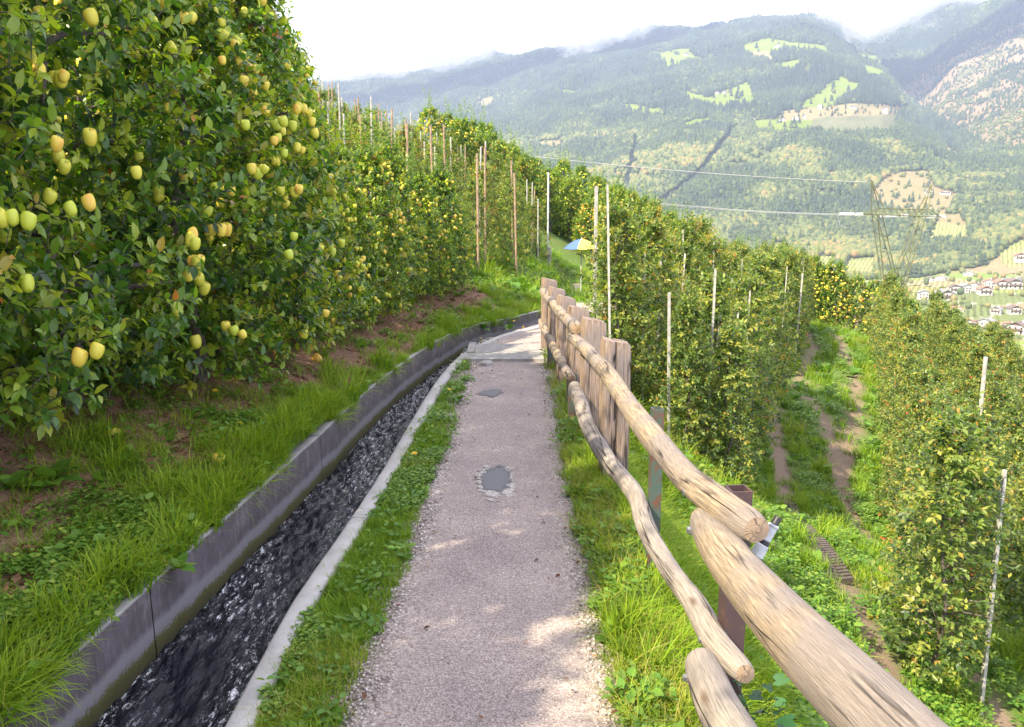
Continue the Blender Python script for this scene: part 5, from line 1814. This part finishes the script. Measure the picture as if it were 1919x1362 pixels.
def build_cover():
    rng = RS(555)
    protos = [blade_tuft(rng, 34, .075, .05, .0022, .7, .45, M_grass), blade_tuft(rng, 34, .10, .055, .0024, .8, .55, M_grass), blade_tuft(rng, 30, .065, .05, .0024, 1.0, .35, M_grass),
              blade_tuft(rng, 42, .20, .05, .0030, .8, .66, M_grass, curl=.9), leaf_patch(rng, 46, .06, .022, (.02, .06), (-.2, .5), M_weed, .55, 'clover', width=1.7),
              leaf_patch(rng, 13, .05, .075, (.005, .02), (.15, .9), M_weed, .6, 'rosette', LEAF8, 1.0, True), blade_tuft(rng, 26, .11, .05, .0020, 1.2, .95, M_grass, 'straw'),
              leaf_patch(rng, 16, .07, .04, (.01, .07), (-.1, .6), M_weed, .35, 'low_weed', LEAF8, 1.1)]
    PX, PY, SC, ID, RT = [], [], [], [], []
    rows = sub(smooth_poly(ROW1, .02), 20)

    def add(n, x0, x1, y0, y1, smin, smax, dens=None):
        x, y = region_pts(rng, n, x0, x1, y0, y1)
        z = gz(x, y, canal=False); sp, sl, sr = gz.sp, gz.sl, gz.sr
        # frustum test with margin
        px, py = project(x, y, z)
        ok = (px > -80) & (px < 2000) & (py < 1500) & (y > .8)
        edge = np.interp(y, [2.4, 4.4, 8], [.49, .445, .415]) + .06 * fbm(y * 1.6, x * 0 + (sp > 0) * 30 + 3, 4, 4)
        ok &= ~((np.abs(sp) < np.where(y > 16.5, .15, edge)) & (y < 32))
        ok &= ~((sl > -.02) & (sr < .10) & (y < 21) & (x < 3) & (x > -3))
        d1, _ = polyd(x, y, rows); nz = fbm(x * 1.6, y * 1.6, 4, 21)
        mul = (np.abs(d1) + nz * .55 < .40) & (y < 14)
        mul |= (fbm(x * .9 + 4, y * .9, 3, 5) > .36) & (sl < -.3) & (y < 14)
        ok &= ~(mul & (rng.rand(n) < .74))
        for r in RUTS:
            d, _ = polyd(x, y, sub(r, 3)); ok &= ~((np.abs(d) < .145 + .04 * nz) & (rng.rand(n) < .93))
        bare = fbm(x * 2.3 + 9, y * 2.3, 3, 15) > .38
        ok &= ~(bare & (rng.rand(n) < .6) & (sp > 0) & (sp < 1.2))
        x, y, z, sl, sp, sr = x[ok], y[ok], z[ok], sl[ok], sp[ok], sr[ok]; m = len(x)
        f = fbm(x * 1.7, y * 1.7, 3, 61); g = rng.rand(m)
        idx = rng.randint(0, 3, m)
        idx[(f > .05) & (g < .55)] = 4
        idx[(f < -.18) & (g < .18)] = 3
        idx[(g > .93)] = 7; idx[g > .965] = 5
        idx[(fbm(x * 1.1, y * 1.1, 3, 88) > .25) & (rng.rand(m) < .35)] = 6
        rv = (sp > .38) & (sp < .85); idx[rv & (rng.rand(m) < .34)] = 6; idx[rv & (idx == 4) & (rng.rand(m) < .5)] = 0
        vg = (sr > .08) & (sp < -.3); idx[vg & (idx == 3)] = 0
        s = rng.uniform(smin, smax, m)
        s[vg] *= .8
        # long overhanging grass at the wall top and along the fence
        lg = (sl < -.02) & (sl > -.22) & (rng.rand(m) < .25) & (y < 14); idx[lg] = 3
        lg2 = (sp > .7) & (sp < 1.3) & (rng.rand(m) < .3); idx[lg2] = 3
        PX.append(x); PY.append(np.stack([x, y, z], 1)); SC.append(s); ID.append(idx)
        rt = np.zeros((m, 3)); rt[:, 2] = rng.rand(m) * 6.28; rt[:, 0] = rng.randn(m) * .12; rt[:, 1] = rng.randn(m) * .12
        RT.append(rt)

    add(15000, -4.2, -1.2, 1.0, 6.2, .8, 1.25)
    add(5200, -1.0, -.3, 1.2, 6.0, .8, 1.15)
    add(5200, .25, 1.4, 1.2, 6.0, .8, 1.3)
    add(9000, -4, 1.6, 5.8, 14.5, .95, 1.6)
    add(9000, 1.0, 8, 3.5, 14, 1.1, 1.9)
    add(9000, -5, 14, 13.5, 34, 1.8, 3.2)
    add(2500, 1.2, 5, 1.5, 5, .9, 1.6)
    # grass hanging over the top of the channel wall
    q = rng.uniform(0, 1, 420); yy = 1.4 + 11 * q ** 1.4; xx = np.interp(yy, LWALL[:, 1], LWALL[:, 0]) - .04 - .10 * rng.rand(420)
    keep = fbm(yy * 1.3, yy * 0, 3, 14) > -.12; xx, yy = xx[keep], yy[keep]
    zz = np.interp(yy, LWALL[:, 1], LWALL[:, 2]) - .01
    PY.append(np.stack([xx, yy, zz], 1)); SC.append(rng.uniform(.7, 1.15, len(xx))); ID.append(np.where(rng.rand(len(xx)) < .7, 3, 0))
    rt = np.zeros((len(xx), 3)); rt[:, 1] = rng.uniform(.25, 1.15, len(xx)); rt[:, 0] = rng.randn(len(xx)) * .2; rt[:, 2] = rng.randn(len(xx)) * .35; RT.append(rt)
    P = np.vstack(PY); S = np.concatenate(SC); I = np.concatenate(ID); Rt = np.vstack(RT)
    scatter('grass', P, Rt, S, I, protos, 'green grass with clover and weeds growing on the banks and verges')
    print('grass', len(P))
    # dry litter on the mulch strip
    litter = [leaf_patch(rng, 9, .07, .06, (.0, .02), (-.2, .6), M_dry, .35, 'dead_leaf', LEAF4, 1.2), blade_tuft(rng, 30, .08, .06, .0014, 2.4, .6, M_dry, 'straw_bits', .9), leaf_patch(rng, 6, .08, .05, (.0, .015), (-.2, .4), M_dry, .1, 'red_leaf', LEAF8, 1.2)]
    for me in litter: 
        pass
    n = 9000
    x, y = region_pts(rng, n, -4.2, -.5, 1.2, 13)
    z = gz(x, y, canal=False); sl = gz.sl
    d1, _ = polyd(x, y, rows); nz = fbm(x * 1.6, y * 1.6, 4, 21)
    mul = (np.abs(d1) + nz * .55 < .58) | ((fbm(x * .9 + 4, y * .9, 3, 5) > .30) & (sl < -.3))
    ok = mul & (sl < -.15); x, y, z = x[ok], y[ok], z[ok]; m = len(x)
    rt = rng.randn(m, 3) * .2; rt[:, 2] = rng.rand(m) * 6.28
    scatter('dry_litter', np.stack([x, y, z + .005], 1), rt, rng.uniform(.5, 1.1, m), rng.choice([0, 1, 1, 2], m), litter, 'dry straw and brown fallen leaves on the strip under the front row of trees')
    # gravel
    gm = simple('gravel_stone', (.30, .25, .23), (.66, .60, .56), 300, .85, 0, 0)
    g2, w = newmat('gravel_grain'); oi = w.add('ShaderNodeObjectInfo'); r = w.ramp((oi, 'Random'), [(0, (.18, .14, .13)), (.5, (.42, .36, .33)), (1, (.68, .62, .58))]); w.l.new(r.outputs[0], w.bsdf.inputs['Base Color']); w.bsdf.inputs['Roughness'].default_value = .85
    stones = []
    for k in range(4):
        V = []
        for v in [(0, 0, 1), (0, 0, -1)] + [(math.cos(a), math.sin(a), .25 * (-1) ** j) for j, a in enumerate(np.linspace(0, 6.28, 7)[:-1])]:
            V.append(np.array(v) * np.array([.5, .5, .32]) * rng.uniform(.75, 1.2))
        Fs = [(0, 2 + i, 2 + (i + 1) % 6) for i in range(6)] + [(1, 2 + (i + 1) % 6, 2 + i) for i in range(6)]
        stones.append(npmesh('pebble', V, [np.array(Fs)], g2, smooth=False))
    n = 42000
    yv = 1.6 + 9 * rng.rand(n) ** 1.7
    u = rng.rand(n) * 2 - 1; e = rng.rand(n) < .72
    off = np.where(e, np.sign(u) * (np.interp(yv, [2.4, 5], [.36, .31]) + .22 * np.abs(u) ** .8), u * .42)
    cx = np.interp(yv, PATHC[:, 1], PATHC[:, 0])
    x = cx + off; ok = (np.abs(off) < .60)
    keepc = rng.rand(n) < np.where(e, 1, .35)
    ok &= keepc & (fbm(x * 3, yv * 2, 3, 7) + .5 * (rng.rand(n) - .3) > -.1); x, yv, e = x[ok], yv[ok], e[ok]; m = len(x)
    z = gz(x, yv, canal=False); z = np.maximum(z, .006)
    s = (.004 + .012 * rng.rand(m) ** 2.5) * np.where(e, 1.1, .8) * np.interp(yv, [2, 9], [1, 1.5])
    rt = rng.randn(m, 3) * .3; rt[:, 2] = rng.rand(m) * 6.28
    scatter('gravel', np.stack([x, yv, z + s * .1], 1), rt, s, rng.randint(0, 4, m), stones, 'loose pale gravel on the path, thickest along its edges')
    print('gravel', m)
    n = 170
    yv = rng.uniform(1.8, 11, n); cx = np.interp(yv, PATHC[:, 1], PATHC[:, 0]); off = .44 * np.sign(rng.randn(n)) * rng.rand(n) ** .5
    rt = rng.randn(n, 3) * .25; rt[:, 2] = rng.rand(n) * 6.28
    bits = [leaf_patch(rng, 1, .01, .03, (.004, .008), (-.05, .1), M_dry, t, 'leaf_bit', LEAF8, 1.1) for t in (.1, .45, .8)]
    scatter('fallen_leaves', np.stack([cx + off, yv, np.full(n, .016)], 1), rt, rng.uniform(.35, .95, n), rng.randint(0, 3, n), bits, 'small dry leaves blown onto the gravel path')


build_cover()


def build_small():
    rng = RS(9)
    # fallen apples
    for (px_, py_, z0, lab) in ((408, 843, .33, 'green fallen apple lying in the grass nearest the channel wall'), (213, 815, .45, 'fallen apple on the straw left of the others'), (30, 797, .55, 'fallen apple half hidden by leaves at the left frame edge'),
                                (595, 672, .4, 'fallen apple below the front row in the middle'), (512, 640, .42, 'fallen apple on the dark soil under the trees')):
        d = ray(px_, py_); t = (z0 - CAMH) / d[2]; x, y = d[0] * t, d[1] * t
        o = link('apple', ME_APPLE, None, (x, y, gz1(x, y) + .036), (rng.randn() * 1.2, rng.randn() * 1.2, rng.rand() * 6), 1.0)
        prop(o, lab, 'apple', 'fallen apples')
    # dandelions
    yel = simple('petal', (.80, .50, .02), (.90, .62, .03), 40, .6, 0, 0)
    b = MB()
    b.tube([(0, 0, -.03), (.004, 0, .06)], .0018, 5, 1)
    for r_, z_, n_ in ((.017, .062, 14), (.011, .068, 10)):
        for k in range(n_):
            a = 6.28 * k / n_ + r_ * 50; c, s = math.cos(a), math.sin(a)
            b.raw([(0, 0, z_ - .004), (c * r_ - s * .003, s * r_ + c * .003, z_), (c * r_ * 1.15, s * r_ * 1.15, z_ + .001), (c * r_ + s * .003, s * r_ - c * .003, z_)], [(0, 1, 2, 3)], 0)
    first = None
    spots = [(780, 860, 0, 'yellow dandelion in the verge between channel and path'), (403, 742, .4, 'left one of two dandelions on the straw under the trees'), (440, 775, .38, 'right one of two dandelions on the straw under the trees'),
             (966, 606, 0, 'dandelion in the grass beyond the concrete slab, nearest the channel wall'), (900, 640, 0, 'dandelion at the left end of the concrete slab'), (975, 616, 0, 'dandelion in the grass just behind the slab, towards the path'), (838, 738, 0, 'small dandelion in the middle of the verge')]
    for (px_, py_, z0, lab) in spots:
        d = ray(px_, py_); t = (z0 + .06 - CAMH) / d[2]; x, y = d[0] * t, d[1] * t
        if first is None: first = b.build('dandelion', [yel, M_weed]); o = first
        else: o = link('dandelion', first.data)
        o.location = (x, y, gz1(x, y) + .03); o.scale = (1.15,) * 3; o.rotation_euler = (rng.randn() * .2 - .3, rng.randn() * .2, rng.rand() * 6)
        prop(o, lab, 'flower', 'yellow dandelions')
    # broad leaved weeds
    wp = {}
    def weed(x, y, s, n, label, lw=1.0, size=.13):
        root = empty('broadleaf_weed', (x, y, gz1(x, y)), rng.rand() * 6, label, 'weed', 'broad leaved weeds')
        for k in range(n):
            a = 6.28 * k / n * 1.0 + rng.rand() * .5; el = rng.uniform(.25, 1.1)
            d = Vector((math.cos(a) * math.cos(el), math.sin(a) * math.cos(el), math.sin(el))); sd = Vector((-math.sin(a), math.cos(a), 0)); nn = sd.cross(d) * -1
            L = size * s * rng.uniform(.6, 1.15); V = []; st = 7
            for i in range(st + 1):
                q = i / st; wv = math.sin(math.pi * min(1, q * .92 + .06)) * .24 * L * lw
                c = d * L * q - Vector((0, 0, .35 * L * q * q)); und = .02 * L * math.sin(i * 2.1 + k)
                V += [c - sd * wv + nn * (.05 * L + und), c - nn * .01 * L, c + sd * wv + nn * (.05 * L - und)]
            f = []
            for i in range(st): f += [(i * 3, i * 3 + 1, i * 3 + 4, i * 3 + 3), (i * 3 + 1, i * 3 + 2, i * 3 + 5, i * 3 + 4)]
            link('leaf', npmesh('leaf', V, [np.array(f)], M_weed, attrs={'tint': np.full(len(V), rng.uniform(.2, .8))}), root)
    W = [(1180, 1150, -.05, 1.0, 11, 'leafy dock plant beside the gravel below the green steel post'), (1215, 1235, -.05, .9, 10, 'leafy weed on the stony verge left of the grey lower log'), (1240, 1320, -.02, 1.0, 10, 'broad leaved weed at the bottom edge beside the lower log'),
         (905, 600, .15, 1.3, 10, 'broad leaved weed hanging over the far channel wall'), (955, 600, .12, 1.2, 9, 'weed on the channel wall just before the far bend'), (300, 775, .4, 1.2, 11, 'tall leafy weed on the bank right of the hanging apples'), (380, 800, .38, 1.1, 10, 'leafy weed between the straw and the fallen apple'),
         (90, 860, .5, 1.4, 9, 'large pale leaved weed on the bank at the left edge'), (20, 880, .5, 1.5, 9, 'largest leafy weed at the left frame edge'), (150, 1010, .35, .8, 8, 'small broad leaved weed on the near left bank'), (330, 1000, .28, .8, 8, 'small weed in the bright grass near the wall'),
         (1105, 870, -.05, .9, 9, 'weed at the foot of the lower rail beside the path'), (1560, 920, -2.0, 1.5, 10, 'leafy weed between the wheel tracks'), (1600, 700, -2.3, 2.6, 14, 'bushy weed patch where the wheel tracks part'), (1540, 690, -2.2, 2.8, 14, 'bushy weed patch left of the parting tracks'), (1480, 660, -2.1, 2.6, 12, 'weed patch under the small tree clump'),
         (1140, 470, -.9, 2.0, 9, 'weed on the slope behind the parasol'), (560, 655, .35, 1.2, 9, 'weed on the bank below the middle of the front row')]
    for (px_, py_, z0, s, n, lab) in W:
        d = ray(px_, py_); t = (z0 - CAMH) / d[2]; weed(d[0] * t, d[1] * t, s, n, lab)
    # ivy by the grey lower log
    root = empty('ivy', (.745, 2.28, gz1(.745, 2.28)), 0, 'dark green ivy climbing round the ends of the lower log rails', 'ivy')
    b = MB(); top = Vector((-.05, .08, .50))
    b.tube([(0, 0, -.05), (.02, .02, .2), (-.01, .05, .4), top], .004, 5); b.build('stem', M_bark, root, smooth=True)
    V0 = [(0, 0, 0), (-.30, .02, .02), (-.52, .28, .03), (-.24, .42, .02), (-.30, .72, .03), (0, 1.0, -.08), (.30, .72, .03), (.24, .42, .02), (.52, .28, .03), (.30, .02, .02), (0, .42, -.02)]
    F0 = [(10, k + 1, k) for k in range(9)] + [(10, 0, 9)]
    lm = [npmesh('leaf', V0, [np.array(F0)], M_ivy, attrs={'tint': np.full(11, t)}) for t in (.2, .5, .9)]
    for k in range(46):
        z = rng.uniform(.02, .50); p = (rng.uniform(-.07, .12), rng.uniform(-.10, .06), z * 1.12)
        s = rng.uniform(.035, .065)
        link('leaf', lm[k % 3], root, p, (rng.uniform(-.4, 1.0), rng.uniform(-.5, .5), rng.rand() * 6.28), s)


build_small()


def build_tread():
    """ribbed tyre tread print in the near wheel track"""
    mt = simple('tread_soil', (.05, .038, .035), (.12, .095, .085), 40, .7, 0, .4, .01)
    P = sub(smooth_poly(RUTS[0][::4], .075), 1)
    b = MB(); m = 0
    for i in range(1, len(P) - 1):
        x, y = P[i][:2]
        if not 7.3 < y < 10.6: continue
        t = P[i + 1] - P[i - 1]; a = math.atan2(t[1], t[0])
        z = gz1(x, y) - .02
        for sgn in (-1, 1):
            b.box((x + sgn * .055 * math.sin(a), y - sgn * .055 * math.cos(a), z), (.036, .115, .05), a + sgn * .35)
        m += 1
    o = b.build('tyre_tread', mt); prop(o, 'dark ribbed tyre tread printed in the mud of the lower track', kind='structure')


build_tread()

# ------------------------------------------------------------------ cloud and haze
def build_air():
    m = bpy.data.materials.new('haze_air'); m.use_nodes = True
    w = NT(m.node_tree)
    for n in list(w.n): w.n.remove(n)
    out = w.add('ShaderNodeOutputMaterial')
    pv = w.add('ShaderNodeVolumePrincipled', {'Color': (.55, .66, 1.0, 1), 'Density': HAZE, 'Anisotropy': .0})
    pv.inputs['Density Attribute'].default_value = ''
    w.l.new(pv.outputs[0], out.inputs['Volume'])
    b = MB(); b.box((0, 1800, 495), (11000, 9000, 1490))
    o = b.build('haze', m); prop(o, 'pale blue haze filling the valley', kind='stuff')


HAZE = 1.65e-4
build_air()


def build_cloud():
    """soft lumpy vapour banks: closed lumpy bodies whose density thins out towards their rims"""
    m, w = newmat('cloud_vapour')
    at = w.add('ShaderNodeAttribute', attribute_name='dense')
    n1 = noise(w, 1 / 170.0, 6, .62)
    n2 = noise(w, 1 / 600.0, 3, .5)
    a = w.mathn('ADD', (at, 'Fac'), w.mathn('MULTIPLY', w.mathn('SUBTRACT', n1, .5), 1.7))
    a = w.mathn('ADD', a, w.mathn('MULTIPLY', w.mathn('SUBTRACT', n2, .5), .9))
    al = w.ramp(a, [(.18, 0.0), (.50, .55), (.85, 1.0)], 'EASE')
    d = w.add('ShaderNodeBsdfDiffuse', {'Color': (.98, .98, .98, 1)})
    t = w.add('ShaderNodeBsdfTranslucent', {'Color': (.98, .98, .98, 1)})
    mx = w.add('ShaderNodeMixShader', {0: .5, 1: d, 2: t})
    tr = w.add('ShaderNodeBsdfTransparent')
    m2 = w.add('ShaderNodeMixShader', {0: al, 1: tr, 2: mx})
    w.l.new(m2.outputs[0], w.out.inputs[0])
    def bank(px0, px1, pyb, r, thick, hgt, seed, label):
        """pyb: list of (px, py) of the ragged lower edge"""
        nu, nv = 110, 34
        V = []; D = []
        for side in (0, 1):
            for j in range(nv):
                v = j / (nv - 1)
                for i_ in range(nu):
                    u = i_ / (nu - 1); px = px0 + (px1 - px0) * u
                    py = np.interp(px, [p[0] for p in pyb], [p[1] for p in pyb])
                    dr = ray(px, py); h = math.hypot(dr[0], dr[1])
                    bul = math.sin(math.pi * min(1, max(0, u))) ** .5 * math.sin(math.pi * v) ** .5
                    rr = r + (-1 if side == 0 else 1) * thick * bul * (.75 + .5 * float(vnoise(np.array(u * 9.), np.array(v * 4.), seed)))
                    z = CAMH + r * dr[2] / h + hgt * v
                    V.append((rr * dr[0] / h, rr * dr[1] / h, z))
                    D.append(float(sstep(0, .22, v) * sstep(0, .14, u) * sstep(1, .86, u) * (1 - .0 * v)))
        f = []
        for side in (0, 1):
            o = side * nu * nv
            for j in range(nv - 1):
                for i_ in range(nu - 1):
                    q = (o + j * nu + i_, o + j * nu + i_ + 1, o + (j + 1) * nu + i_ + 1, o + (j + 1) * nu + i_)
                    f.append(q if side == 0 else q[::-1])
        me = npmesh('cloud', V, [np.array(f)], m, attrs={'dense': D})
        prop(link('cloud', me), label, kind='stuff')
    bank(480, 1330, [(480, 175), (600, 178), (760, 172), (840, 150), (930, 118), (1010, 108), (1100, 108), (1200, 84), (1330, 62)], 2950, 90, 520, 3, 'cloud bank lying on the left mountain ridge')
    bank(1300, 2150, [(1300, 60), (1400, 40), (1500, 42), (1570, 66), (1620, 98), (1680, 82), (1760, 40), (1850, 0), (2000, -60), (2150, -80)], 2450, 80, 560, 8, 'cloud bank hiding the top of the right mountain')


build_cloud()
